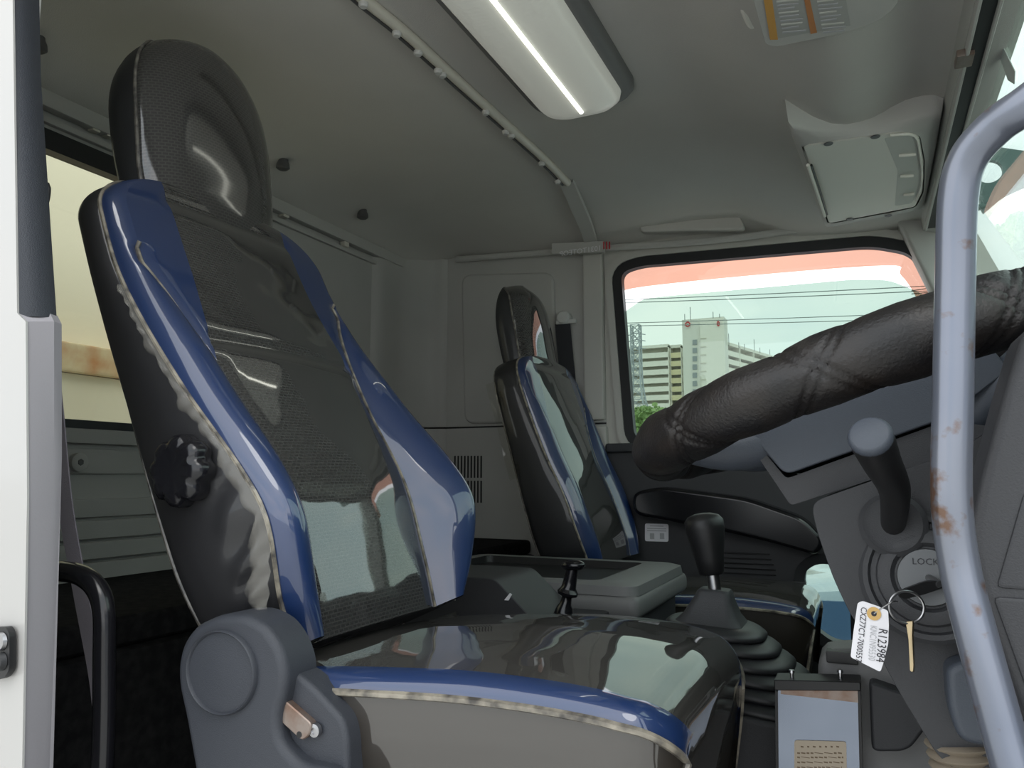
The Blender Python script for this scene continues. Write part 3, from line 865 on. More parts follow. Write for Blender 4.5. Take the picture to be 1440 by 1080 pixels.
lo = MB().prism(round_poly(lv, 0.004), (0, 0.008, 0), 0.001, 1).build('recliner_lever', M['rusty'], driver, 'worn metal recliner lever')
for u, v in ((391, 1004), (421, 1033)):
    MB().lathe(at(u, v, y=yh + 0.0082), (0, -1, 0), [(0, 0.003), (0.0005, 0.003), (0.0005, 0)], 12).build('rivet', M['black'], lo)
MB().lathe(at(445, 1026, y=yh + 0.014), (0, -1, 0), [(0, 0.0065), (0.004, 0.006), (0.0045, 0.003), (0.003, 0.0028), (0.003, 0)], 16).build('bolt', M['steel'], driver)

PP = dict(DP)
PP.update(wr=0.0, htop=0.525, hhead=0.768, hw=0.128, hmat=M['cloth'], wb=0.226, wh=0.125, creases=(0.50,), seamtop=0.40,
          Dc=[(-0.06, 0.13), (0.0, 0.135), (0.12, 0.125), (0.25, 0.105), (0.45, 0.095), (0.62, 0.09)],
          De=[(-0.06, 0.135), (0.0, 0.14), (0.12, 0.135), (0.25, 0.112), (0.38, 0.098), (0.5, 0.09), (0.62, 0.08)],
          Sc=[(-0.06, 0.14), (0.1, 0.145), (0.25, 0.150), (0.34, 0.172), (0.40, 0.205), (0.44, 0.24), (0.7, 0.25)],
          Hr=[(0.42, 0.0), (0.60, 0.005), (0.70, 0.02), (0.768, 0.045)],
          Hf=[(0.42, 0.075), (0.47, 0.085), (0.51, 0.096), (0.55, 0.100), (0.64, 0.108), (0.72, 0.106), (0.768, 0.075)],
          cx0=-0.66, cx1=-0.125, cz=0.415, cw=0.205, rin=0.05, rout=0.05, inb=-1, crown=0.02, drop=0.0)
passenger, ppt = make_seat('passenger_seat', (-0.765, 0.50), 2.03, math.radians(15.5), 1, 'blue and black passenger seat by the window, its vinyl cover torn at the shoulder', 'cab seats', PP)
# torn clear cover at the shoulder
mb = MB()
rows = []
for i in range(16):
    q = i / 15
    h = 0.20 + 0.26 * q
    rows.append([ppt(-0.226 - 0.012 - 0.003 * s_(9 * q + j), h, 0.0 + (0.028 + 0.008 * s_(17 * q)) * j / 3 - 0.012) for j in range(4)])
mb.grid(rows); mb.build('torn_cover', M['clear'], passenger, 'clear vinyl flap')

# ---------------------------------------------------------------- steering wheel
WC = V((0.004, YC, 0.792)); tilt = math.atan(0.33); RR, RT_ = 0.220, 0.0272
wx = V((c_(tilt), 0, s_(tilt))); wy = V((0, 1, 0)); wn_ = wx.cross(wy)
sw = thing('steering_wheel', WC, 'steering wheel in a worn black quilted leather cover', 'steering wheel')
NP, NS = 528, 72
def seam(x):
    x = x - round(x)
    return min(abs(x - 0.035), abs(x + 0.035))
rows = []
for i in range(NP):
    ph = 2 * math.pi * i / NP; r = []
    for j in range(NS):
        ps = 2 * math.pi * j / NS
        a = (11 * ph + ps) / (2 * math.pi); b_ = (11 * ph - ps) / (2 * math.pi)
        da = abs(a - round(a)); db = abs(b_ - round(b_))
        rad = RT_ + 0.0020 * (min(da, db) / 0.25) ** 0.7 - 0.0030 * (math.exp(-(seam(a) / 0.013) ** 2) + math.exp(-(seam(b_) / 0.013) ** 2))
        rad += 0.0008 * s_(5 * ph + 2) + 0.0006 * s_(13 * ph + 3 * ps)
        cdir = wx * c_(ph) + wy * s_(ph)
        r.append(WC + cdir * (RR + rad * c_(ps)) + wn_ * rad * s_(ps))
    rows.append(r)
rows.append(rows[0])
MB().grid(rows, True).build('rim_cover', M['leather'], sw, 'worn black quilted rim cover', smooth=60)
n1 = -wn_ if wn_.z > 0 else wn_      # downwards along the column
hub = ats([(1050, 604), (1104, 668), (1330, 588), (1420, 520), (1380, 470), (1180, 520)], y=YC - 0.095)
hb = MB().prism(round_poly(hub, 0.008, 3), (0, 0.19, 0), 0.006, 3, 'all').build('hub_pad', M['dashblue'], sw, 'blue grey hub pad')
hub2 = ats([(1064, 640), (1112, 711), (1335, 640), (1400, 600), (1330, 592), (1106, 673), (1072, 632)], y=YC - 0.090)
MB().prism(round_poly(hub2, 0.004, 3), (0, 0.18, 0), 0.004, 2, 'all').build('hub_skirt', M['dash'], sw)
for sg in (-1, 1):
    a = WC + V((-0.07, sg * 0.06, -0.05)); e_ = WC + wx * (-0.86 * RR) + wy * sg * 0.5 * RR
    MB().tube(bez([a, a.lerp(e_, 0.5) + V((0, 0, -0.012)), e_], 8), [0.026 - 0.012 * k / 16 for k in range(17)], 14).build('spoke', M['dashblue'], sw)
    a = WC + V((0.07, sg * 0.06, -0.05)); e_ = WC + wx * (0.86 * RR) + wy * sg * 0.5 * RR
    MB().tube(bez([a, a.lerp(e_, 0.5), e_], 8), [0.022 - 0.008 * k / 16 for k in range(17)], 14).build('spoke', M['dashblue'], sw)

# ---------------------------------------------------------------- dashboard
db = thing('dashboard', (0.3, 1.3, 0.2), 'dark grey dashboard with driver end panel beside the grab bar', 'dashboard')
# driver-side end panel, near the camera
e1 = ats([(1442, 455), (1410, 560), (1378, 680), (1362, 760), (1380, 840), (1440, 1000), (1560, 1250), (1800, 1200), (1800, 420)], y=0.545)
MB().prism(round_poly(e1, 0.01, 3), (0, 0.052, 0), 0.008, 3).build('end_panel', M['dash'], db)
e2 = ats([(1440, 690), (1400, 828), (1520, 836), (1600, 836), (1600, 640)], y=0.543)
MB().prism(round_poly(e2, 0.004, 2), (0, 0.02, 0), 0.003, 2).build('fuse_cover', M['dash'], db)
e3 = ats([(1395, 838), (1520, 846), (1700, 1200), (1540, 1240), (1450, 990)], y=0.543)
MB().prism(round_poly(e3, 0.004, 2), (0, 0.02, 0), 0.003, 2).build('lower_cover', M['dash'], db)
mb = MB().prism([V((0.14, 0.59, 0.74)), V((0.18, 0.59, 0.79)), V((0.43, 0.59, 0.775)), V((0.465, 0.59, 0.755)), V((0.54, 0.59, 0.72)), V((0.54, 0.59, 0.10)), V((0.24, 0.59, 0.25)), V((0.17, 0.59, 0.52))], (0, 1.59, 0), 0.008)
mb.build('main_body', M['dash'], db)
mb = MB().prism(round_poly([V((0.28, 0.71, 0.78)), V((0.31, 0.71, 0.86)), V((0.38, 0.71, 0.87)), V((0.42, 0.71, 0.74)), V((0.28, 0.71, 0.74))], 0.02, 3), (0, 0.40, 0), 0.008); mb.build('instrument_hood', M['dashblue'], db)
# centre lower console and engine hump front
low_ = MB().prism(round_poly(ats([(1150, 914), (1240, 912), (1330, 950), (1340, 1120), (1150, 1120)], y=1.03), 0.02, 3), (0, 0.058, 0), 0.010, 3).build('lower_console', M['dashlight'], db)
MB().box(at(1162, 932, y=1.026), at(1206, 919, y=1.026) + V((0, 0.02, 0)), 0.002).build('slot', M['black'], low_)
MB().prism(round_poly(ats([(1222, 958), (1300, 985), (1312, 1012), (1282, 1052), (1268, 1058), (1226, 1058)], y=1.005), 0.008, 3), (0, 0.03, 0), 0.005, 3).build('knee_panel', M['dash'], db)

# ---------------------------------------------------------------- steering column
sc = thing('steering_column', (0.1, YC, 0.0), 'dark grey steering column shroud below the wheel, with ignition lock', 'column')
ysd = 0.745
cs = ats([(1140, 706), (1148, 745), (1172, 815), (1200, 872), (1226, 900), (1262, 970), (1318, 1062), (1345, 1085), (1420, 1085), (1480, 980), (1480, 560), (1330, 640)], y=ysd)
MB().prism(round_poly(cs, 0.02, 5), (0, 0.21, 0), 0.022, 6, 'all').build('shroud', M['dash'], sc, smooth=50)
MB().prism(round_poly(ats([(1330, 940), (1352, 930), (1440, 930), (1440, 1060), (1350, 1046), (1334, 1000)], y=ysd - 0.03), 0.01, 4), (0, 0.05, 0), 0.01, 4).build('adjuster_housing', M['dashblue'], sc)
p0 = at(1352, 1040, y=ysd + 0.02); p1 = at(1372, 1130, y=ysd + 0.02)
n_ = 30
MB().tube([p0.lerp(p1, i / n_) for i in range(n_ + 1)], [0.026 + 0.003 * s_(i * 1.25) for i in range(n_ + 1)], 20).build('shaft_boot', M['boot_beige'], sc, 'dusty ribbed column boot')
MB().tube([at(1390, 1080, y=ysd + .08), V((0.2, YC, 0.0))], 0.02, 14).build('shaft', M['black'], sc)
# ignition lock
pi_ = at(1306, 812, y=ysd - 0.002)
axl = V((-0.10, -1, 0.12)).normalized()
ig = MB().lathe(pi_, axl, [(-0.01, 0.0535), (0.004, 0.0535), (0.007, 0.050), (0.007, 0.046), (0.004, 0.044), (0.004, 0.040), (0.012, 0.038), (0.014, 0.034), (0.014, 0.028), (0.010, 0.025), (0.010, 0.0)], 40).build('ignition_lock', M['dash'], sc, 'round ignition lock bezel')
MB().lathe(pi_ + axl * 0.0101, axl, [(0, 0.0235), (0.004, 0.0225), (0.0045, 0.0)], 32).build('lock_face', M['satin'], ig, 'satin metal lock face')
Xl = V((1, 0, 0)); Xl = (Xl - axl * Xl.dot(axl)).normalized(); Zl = Xl.cross(axl) if Xl.cross(axl).z > 0 else axl.cross(Xl)
text('LOCK', pi_ + axl * 0.0148 + Xl * -0.011 + Zl * 0.010, Xl, Zl, 0.0075, M['ink'], ig)
# exhaust brake stalk
pb = at(1256, 738, y=ysd - 0.004)
sb = MB().lathe(pb, axl, [(-0.01, 0.027), (0.003, 0.027), (0.006, 0.023), (0.004, 0.018), (0.004, 0.0)], 28).build('stalk_boot', M['dash'], sc)
pk = at(1224, 614, y=0.60)
pth = bez([pb + axl * 0.0, pb.lerp(at(1258, 690, y=0.68), 1.0), at(1240, 650, y=0.635), pk], 8)
rad = [0.0095 + 0.0055 * min(1, (i / (len(pth) - 1)) * 1.15) for i in range(len(pth))]
MB().tube(pth, rad, 20).build('stalk', M['black'], sc, 'black column stalk')
dk = (pth[-1] - pth[-2]).normalized()
MB().lathe(pk - dk * 0.002, dk, [(0, 0.0150), (0.003, 0.0152), (0.006, 0.0135), (0.007, 0.012), (0.007, 0)], 28).build('stalk_cap', M['dashblue'], sc, 'grey stalk end cap')

# key, ring and paper tag
pkx = at(1312, 832, y=ysd - 0.028)
ks = thing('key_set', at(1280, 860, y=ysd - 0.04), 'ignition key in the lock with a split ring and spare brass key', 'keys')
mb = MB().prism(round_poly([at(1262, 838, y=ysd - .042), at(1268, 830, y=ysd - .042), at(1300, 818, y=ysd - .032), at(1326, 816, y=ysd - .026), at(1330, 826, y=ysd - .026), at(1300, 836, y=ysd - .032), at(1272, 843, y=ysd - .042)], 0.004, 3), (0, 0.007, 0), 0.002, 2, 'all'); mb.build('key_head', M['black'], ks)
MB().tube([pi_ + axl * 0.012, at(1322, 822, y=ysd - .028)], 0.0032, 10).build('key_blade', M['steel'], ks)
rc = at(1275, 854, y=ysd - 0.045); rr_ = (at(1275, 832, y=ysd - .045) - at(1275, 877, y=ysd - .045)).length / 2
MB().tube([rc + V((c_(a) * rr_, 0.004 * c_(a), s_(a) * rr_)) for a in [2 * math.pi * i / 48 for i in range(48)]], 0.0011, 8, True).build('split_ring', M['steel'], ks)
MB().prism(round_poly([at(1273, 874, y=ysd - .046), at(1284, 873, y=ysd - .046), at(1283, 892, y=ysd - .046), at(1285, 935, y=ysd - .046), at(1284, 946, y=ysd - .046), at(1279, 944, y=ysd - .046), at(1277, 900, y=ysd - .046)], 0.0015, 2), (0.001, 0.0022, 0), 0.0004, 1).build('spare_key', M['brass'], ks, 'brass spare key')
tg = thing('key_tag', at(1225, 890, y=ysd - 0.05), 'white paper tag with handwritten numbers hanging from the key ring', 'tag')
yt = ysd - 0.05
tp = ats([(1206, 848), (1213, 845), (1236, 853), (1249, 859), (1250, 880), (1249, 905), (1243, 930), (1238, 945), (1216, 934), (1196, 924), (1200, 890)], y=yt)
MB().prism(round_poly(tp, 0.0015, 2), (0, 0.0005, 0)).build('paper', M['paper'], tg, smooth=0)
pe = at(1229, 863, y=yt - 0.0004)
MB().lathe(pe, (0, -1, 0), [(0, 0.0052), (0.0003, 0.0052), (0.0003, 0.0020), (0, 0.0020)], 24).build('eyelet', M['eyelet'], tg)
MB().lathe(pe + V((0, -0.0001, 0)), (0, -1, 0), [(0, 0.0021), (0.0002, 0.0021), (0.0002, 0)], 16).build('eyelet_hole', M['ink'], tg)
dn = (at(1199, 925, y=yt) - at(1208, 850, y=yt)).normalized(); rt_ = V((dn.z * -1, 0, dn.x)); rt_ = rt_ if rt_.x > 0 else -rt_
ytx = yt - 0.0006
def tagtext(s, u0, v0, u1, v1, size, m):
    a = at(u0, v0, y=ytx); b_ = at(u1, v1, y=ytx); d_ = (b_ - a); n_v = V((-d_.z, 0, d_.x)).normalized(); n_v = n_v if n_v.x > 0 else -n_v
    o_ = text(s, a, d_, n_v, size, m, tg, 'handwriting')
    ext = max((v.co + wloc(tg) - a).dot(d_.normalized()) for v in o_.data.vertices); f_ = d_.length / ext
    for v in o_.data.vertices:
        w0 = v.co + wloc(tg) - a; v.co += d_.normalized() * w0.dot(d_.normalized()) * (f_ - 1)
tagtext('R123984', 1236, 883, 1232, 930, 0.0092, M['ink'])
tagtext('KNC1N95530', 1224, 879, 1221, 928, 0.0072, M['ink_faint'])
tagtext('CXZ77CT-7000557', 1211, 853, 1203, 930, 0.0064, M['ink'])
MB().tube(bez([pe, at(1240, 855, y=yt), at(1255, 846, y=yt), at(1262, 846, y=ysd - 0.045)], 6), 0.0006, 6).build('tie_wire', M['steel'], tg)

# ---------------------------------------------------------------- grab bars
# where the bar runs into the windscreen pillar cover
qa, qb = at(1700, 0, y=0.46), at(1860, -60, y=0.46)
PZG = qa.z + 0.05
PXG = 0.235 + (1.39 - PZG) * (0.275 / 0.67)
gb = thing('grab_bar', at(1340, 600, y=0.50), 'grey worn steel grab bar beside the dashboard with rust spots', 'grab bar')
pth = bez([V((PXG, 0.46, PZG)), at(1700, 0, y=0.462), at(1560, 72, y=0.466), at(1485, 118, y=0.47), at(1440, 150, y=0.475), at(1400, 178, y=0.485), at(1362, 222, y=0.495), at(1347, 280, y=0.50), at(1343, 400, y=0.505), at(1340, 560, y=0.505), at(1338, 700, y=0.505), at(1350, 800, y=0.505), at(1375, 900, y=0.50), at(1408, 1020, y=0.495), at(1440, 1140, y=0.49), at(1470, 1300, y=0.49), V((0.20, 0.50, 0.30)), V((0.25, 0.55, 0.25)), V((0.30, 0.61, 0.25))], 8)
MB().tube(pth, 0.0107, 24, caps=True).build('tube', M['handle'], gb, smooth=60)
# rust and worn paint around the bend of the bar
def rust_zone(m, z0, z1):
    N = m.node_tree.nodes; L = m.node_tree.links; b = N['Principled BSDF']
    old = b.inputs['Base Color'].links[0].from_socket
    tcn = N.new('ShaderNodeTexCoord'); sp = N.new('ShaderNodeSeparateXYZ'); L.new(tcn.outputs['Object'], sp.inputs[0])
    mr = N.new('ShaderNodeMapRange'); mr.interpolation_type = 'SMOOTHSTEP'
    mr.inputs['From Min'].default_value = z0; mr.inputs['From Max'].default_value = z1
    L.new(sp.outputs['Z'], mr.inputs['Value'])
    n = N.new('ShaderNodeTexNoise'); n.inputs['Scale'].default_value = 55; n.inputs['Detail'].default_value = 6; L.new(tcn.outputs['Object'], n.inputs['Vector'])
    a = N.new('ShaderNodeMath'); a.operation = 'PINGPONG'; a.inputs[1].default_value = 0.5; L.new(mr.outputs[0], a.inputs[0])
    c = N.new('ShaderNodeMath'); c.operation = 'MULTIPLY_ADD'; L.new(a.outputs[0], c.inputs[0]); c.inputs[1].default_value = 0.42; L.new(n.outputs['Fac'], c.inputs[2])
    rp_ = N.new('ShaderNodeValToRGB'); rp_.color_ramp.elements[0].position = 0.60; rp_.color_ramp.elements[1].position = 0.70; L.new(c.outputs[0], rp_.inputs['Fac'])
    mx = N.new('ShaderNodeMix'); mx.data_type = 'RGBA'; L.new(rp_.outputs['Color'], mx.inputs['Factor']); L.new(old, mx.inputs['A'])
    mx.inputs['B'].default_value = (0.13, 0.075, 0.05, 1)
    L.new(mx.outputs['Result'], b.inputs['Base Color'])
zr = gb.location.z
rust_zone(M['handle'], at(1340, 790, y=0.505).z - zr, at(1338, 640, y=0.505).z - zr)
ga = at(50, 804, y=0.56)
bb = tag(MB().tube(bez([V((ga.x - 0.01, 0.495, ga.z)), V((ga.x - 0.005, 0.54, ga.z)), ga + V((0.012, 0, 0)), at(82, 803, y=0.56), at(112, 808, y=0.56), at(135, 826, y=0.56), at(146, 858, y=0.56), at(147, 920, y=0.56), at(144, 1080, y=0.56), V((at(144, 1080, y=0.56).x, 0.56, 0.2)), V((at(144, 1080, y=0.56).x, 0.56, -0.005))], 8), 0.0108, 20).build('grab_bar', M['gloss_black'], smooth=60), 'black curved grab bar behind the driver seat next to the seat belt', 'grab bar')

# ---------------------------------------------------------------- seat belts
def strap(pts, wdir, w_, material, name, parent=None):
    pts = bez(pts, 8); wd = V(wdir).normalized()
    r = [[q - wd * w_ / 2, q + wd * w_ / 2] for q in pts]
    nrm = V((0, 0.0014, 0))
    mb = MB()
    mb.grid([[a, b_, b_ + nrm, a + nrm, a] for a, b_ in r])
    return mb.build(name, material, parent)
bl_ = at(146, 1060, y=0.60)
tag(strap([at(10, 120, y=0.53) + V((0, -0.032, 0.01)), at(10, 120, y=0.53), at(36, 290, y=0.57), at(72, 520, y=0.60), at(90, 700, y=0.60), at(112, 830, y=0.60), at(134, 945, y=0.60), at(142, 1010, y=0.60), bl_, V((bl_.x, 0.60, 0.2)), V((bl_.x, 0.60, -0.002))], (1, 0, -0.1), 0.026, M['belt'], 'seat_belt'), 'mauve grey seat belt webbing hanging beside the driver seat', 'seat belt')
pb_ = thing('seat_belt', at(795, 600, y=2.27), 'dark seat belt hanging from a white anchor behind the passenger seat', 'seat belt')
strap([at(791, 455, y=2.272), at(797, 520, y=2.272), at(806, 600, y=2.272), at(815, 640, y=2.272)], (1, 0, 0), 0.052, M['belt_dark'], 'webbing', pb_)
MB().lathe(at(793, 447, y=2.278), (0, -1, 0), [(-0.024, 0.022), (0.010, 0.022), (0.016, 0.017), (0.018, 0.0)], 24).build('anchor_cap', M['white_plastic'], pb_, 'white belt anchor')
q = at(796, 452, y=2.272)
MB().box(q + V((-0.034, -0.004, -0.008)), q + V((0.034, 0.006, 0.006)), 0.003).build('belt_loop', M['white_plastic'], pb_)

# ---------------------------------------------------------------- bunk behind the seats
bk = thing('bunk', (-1.2, 1.37, 0), 'black carpeted bunk base behind the seats', 'bunk')
MB().box((XR + 0.03, 0.52, 0.0), (-0.97, YL - 0.01, 0.455), 0.012).build('bunk_base', M['carpet'], bk)
MB().box((XR + 0.03, 0.52, 0.455), (-0.985, YL - 0.01, 0.50), 0.015, 3).build('mattress', M['carpet'], bk)

# ---------------------------------------------------------------- centre console, folded middle seat table
cc = thing('centre_console', (-0.6, 1.45, 0.0), 'dark grey centre console with fold-down tray between the seats', 'console')
sd = round_poly([V((-0.93, 1.20, 0.528)), V((-0.585, 1.20, 0.528)), V((-0.485, 1.20, 0.440)), V((-0.46, 1.20, 0.25)), V((-0.93, 1.20, 0.25))], 0.012, 4)
MB().prism(sd, (0, 0.17, 0), 0.008, 3, 'all').build('side_box', M['dash'], cc)
q = at(709, 844, y=1.199)
MB().prism([q, q + V((0.010, 0, 0.012)), q + V((0.014, 0, 0.010)), q + V((0.008, 0, 0.0))], (0, 0.002, 0)).build('scuff_sticker', M['paper'], cc)
mb = MB().box((-0.93, 1.38, 0.44), (-0.385, 1.80, 0.485), 0.02, 4); lid = mb.build('tray_lid', M['dashlight'], cc)  # lighter grey paints in the windscreen light on the lid top
tro = rrect(-0.655, 1.59, 0.265, 0.205, 0.03, 5); tri = rrect(-0.675, 1.59, 0.20, 0.165, 0.02, 5)
def lift(P, z): return [V((a, b_, z)) for a, b_ in P]
tmid = rrect(-0.655, 1.59, 0.245, 0.19, 0.03, 5)
L5 = [lift(tro, 0.483), lift(rrect(-0.655, 1.59, 0.262, 0.203, 0.03, 5), 0.500), lift(tmid, 0.505), lift(tri, 0.504)]
MB().grid(L5, True).build('tray_rim', M['dashlight'], cc, 'grey raised tray rim')
MB().grid([lift(tri, 0.504), lift(rrect(-0.675, 1.59, 0.198, 0.163, 0.02, 5), 0.488), lift(rrect(-0.675, 1.59, 0.15, 0.12, 0.02, 5), 0.4865)], True, False, True).build('tray_well', M['black'], cc, 'black sunken tray well')
MB().box((-0.92, 1.40, 0.18), (-0.41, 1.79, 0.445), 0.015).build('console_body', M['dash'], cc)
lz = at(792, 866, y=1.25)
MB().box((lz.x - 0.035, 1.215, 0.20), (lz.x + 0.04, 1.395, lz.z - 0.009), 0.008).build('lever_plinth', M['dash'], cc)
# small parking brake lever
pl = thing('brake_lever', at(795, 862, y=1.25), 'small black T-handled lever standing beside the centre console', 'lever')
b0, b1 = at(792, 866, y=1.25), at(805, 800, y=1.25)
axv = (b1 - b0).normalized(); Ln = (b1 - b0).length
MB().lathe(b0 - axv * 0.004, axv, [(0, 0.018), (0.018, 0.014), (0.024, 0.010), (Ln * 0.45, 0.0085), (Ln * 0.50, 0.017), (Ln * 0.56, 0.018), (Ln * 0.62, 0.0145), (Ln * 0.66, 0.0125), (Ln * 0.8, 0.0115), (Ln + 0.006, 0.010)], 20).build('stem', M['gloss_black'], pl)
rows = []
for k in range(13):
    a = -math.pi / 2 + math.pi * k / 12
    rows.append([b1 + axv * (0.010 * s_(a) + 0.006) + V((c_(t) * (0.021 * c_(a)), s_(t) * 0.015 * c_(a), 0)) for t in [2 * math.pi * i / 24 for i in range(24)]])
MB().grid(rows, True).build('handle', M['gloss_black'], pl)
MB().box(b0 + V((-0.02, -0.02, -0.012)), b0 + V((0.022, 0.02, -0.002)), 0.004).build('gate_plate', M['black'], pl)

# ---------------------------------------------------------------- gear lever with bellows
YG = 1.20
tn = MB().prism([V((-0.29, 1.085, 0.399)), V((0.00, 1.085, 0.371)), V((0.215, 1.085, 0.362)), V((0.25, 1.085, 0.0)), V((-0.29, 1.085, 0.0))], (0, 0.27, 0), 0.008, 3, 'all')
tag(tn.build('engine_tunnel', M['dash']), 'dark grey engine tunnel carrying the gear lever bellows', 'engine cover')
gl = thing('gear_lever', at(1060, 950, y=YG), 'gear lever with black knob and ribbed rubber bellows', 'gear lever')
bt0, bt1 = at(1062, 958, y=YG) + V((0, 0, -0.02)), at(1000, 872, y=YG)
rows = []
prof = []
NB = 6
for i in range(NB * 8 + 1):
    q = i / (NB * 8)
    base = 0.116 - 0.054 * q
    prof.append((q, base + 0.009 * (abs(s_(math.pi * NB * q)) ** 0.6) - 0.005))
for q, r in prof:
    c_0 = bt0.lerp(bt1, q)
    rr2 = rrect(0, 0, r, r * 0.95, r * 0.75, 6)
    rows.append([c_0 + V((a, b_, -0.10 * a * (1 - q * 0.4))) for a, b_ in rr2])
MB().grid(rows, True, False, True).build('bellows', M['boot'], gl, 'ribbed black rubber bellows', smooth=50)
cb, ct = at(1000, 876, y=YG), at(1006, 828, y=YG)
rows = []
for q, k in ((0, 1.0), (0.08, 1.03), (0.3, 0.82), (0.75, 0.58), (0.92, 0.52), (1.0, 0.45)):
    rows.append([cb.lerp(ct, q) + V((a * k, b_ * k, -0.05 * a * k)) for a, b_ in rrect(0, 0, 0.047, 0.044, 0.018, 5)])
MB().grid(rows, True, True, True).build('upper_boot', M['dash'], gl, smooth=50)
k0_, k1_ = at(1001, 808, y=YG), at(988, 722, y=YG)
MB().tube([ct - V((0, 0, 0.01)), k0_ + V((0, 0, 0.01))], 0.0095, 16).build('shaft', M['steel'], gl, 'steel lever shaft')
ak = (k1_ - k0_).normalized(); kl = (k1_ - k0_).length
MB().lathe(k0_, ak, [(0, 0.0155), (0.003, 0.0185), (kl * 0.25, 0.0215), (kl * 0.5, 0.0255), (kl * 0.75, 0.0295), (kl * 0.88, 0.0290), (kl * 0.96, 0.023), (kl, 0.012), (kl + 0.001, 0.0)], 28).build('knob', M['black'], gl, 'black gear knob', smooth=60)

# ---------------------------------------------------------------- metal box with a beige notice
YM = 0.99
mbx = thing('switch_box', at(1155, 1080, y=YM), 'slim metal faced box with a beige printed notice in front of the seat', 'box')
fc = ats([(1090, 972), (1210, 972), (1216, 1180), (1092, 1180)], y=YM)
MB().prism(fc, (0, 0.042, 0), 0.0).build('casing', M['black'], mbx)
MB().prism(ats([(1094, 970), (1206, 970), (1211, 1180), (1096, 1180)], y=YM - 0.001), (0, 0.002, 0)).build('face_plate', M['plate'], mbx, 'scuffed blue grey metal plate', smooth=0)
MB().prism(round_poly(ats([(1088, 956), (1210, 959), (1211, 972), (1089, 971)], y=YM - 0.004), 0.002, 2), (0, 0.036, 0), 0.001, 1).build('top_cap', M['black'], mbx)
for u in (1114, 1182):
    MB().lathe(at(u, 958, y=YM + 0.01), (0, 0, 1), [(0, 0.0022), (0.010, 0.0022), (0.010, 0.0035), (0.013, 0.003), (0.013, 0)], 10).build('screw', M['steel'], mbx)
MB().lathe(at(1148, 975, y=YM - 0.001), (0, -1, 0), [(0, 0.0032), (0.001, 0.003), (0.001, 0)], 12).build('rivet', M['rusty'], mbx)
MB().box(at(1098, 976, y=YM - 0.0016), at(1206, 971, y=YM - 0.0005)).build('worn_edge', M['rusty'], mbx)
nb = MB().prism(round_poly(ats([(1117, 1041), (1190, 1043), (1192, 1150), (1117, 1150)], y=YM - 0.0022), 0.003, 2), (0, 0.001, 0)).build('notice', M['label_beige'], mbx, 'beige printed notice', smooth=0)
for k, (v, a_, b2) in enumerate(((1049, 1126, 1180), (1058, 1121, 1184), (1064, 1121, 1186), (1071, 1121, 1186), (1078, 1121, 1184), (1085, 1121, 1186))):
    u = a_
    while u < b2:
        wd = random.choice((4, 6, 9, 12)) if k else random.choice((3, 4))
        a = at(u, v, y=YM - 0.0026); b_ = at(min(u + wd, b2), v + 2.4, y=YM - 0.0026)
        MB().box((a.x, YM - 0.0027, b_.z), (b_.x, YM - 0.0020, a.z)).build('print_mark', M['ink_brown'], nb, smooth=0)
        u += wd + (1.6 if k else 5)

# ---------------------------------------------------------------- ceiling fittings
ZC = 1.503
lp = thing('ceiling_lamp', (-0.50, 1.2, 1.45), 'long ribbed white ceiling lamp in a grey bezel', 'lamp')
def lens_outline(hw, y0, y1, r, n=8):
    P = []
    for k in range(n + 1):
        a = math.pi / 2 * k / n
        P.append((-0.507 + (hw - r) + r * s_(a), y1 - r * 0.8 + r * 0.8 * c_(a) - 0.0))
    return P
def stad(hw, y0, y1, r):
    yc_ = (y0 + y1) / 2
    return rrect(-0.502, yc_, hw, (y1 - y0) / 2, r, 6)
def loops(mb, L, cap=True):
    rows = [[V((x, y, z)) for x, y in P] for P, z in L]
    mb.grid(rows, True, False, cap); return mb
loops(MB(), [(stad(0.112, 0.88, 1.49, 0.06), ZC), (stad(0.112, 0.88, 1.49, 0.06), 1.487), (stad(0.104, 0.885, 1.485, 0.055), 1.478), (stad(0.088, 0.895, 1.475, 0.05), 1.476)]).build('bezel', M['hookgrey'] if False else M['dashlight'], lp, 'grey lamp bezel', smooth=60)
ln = loops(MB(), [(stad(0.088, 0.90, 1.472, 0.05), 1.477), (stad(0.086, 0.902, 1.470, 0.05), 1.464), (stad(0.074, 0.912, 1.460, 0.045), 1.452), (stad(0.05, 0.93, 1.44, 0.035), 1.446), (stad(0.02, 0.95, 1.42, 0.015), 1.444)]).build('lens', M['lens'], lp, 'ribbed translucent lens', smooth=60)
# ribs moulded across the lens
for side in (0,):
    MB().tube([V((-0.498, 0.95, 1.4445)), V((-0.498, 1.425, 1.4445))], 0.0045, 10).build('light_strip', M['tube'], ln, 'lit strip')
rb = MB()
for k in range(46):
    y = 0.955 + k * 0.0103
    rb.tube([V((-0.578, y, 1.461)), V((-0.566, y, 1.4535)), V((-0.548, y, 1.4480)), V((-0.51, y, 1.4452)), V((-0.49, y, 1.4452)), V((-0.455, y, 1.4480)), V((-0.437, y, 1.4535)), V((-0.425, y, 1.461))], 0.0011, 4)
rb = rb.build('lens_ribs', M['lens'], ln); rb['kind'] = 'stuff'

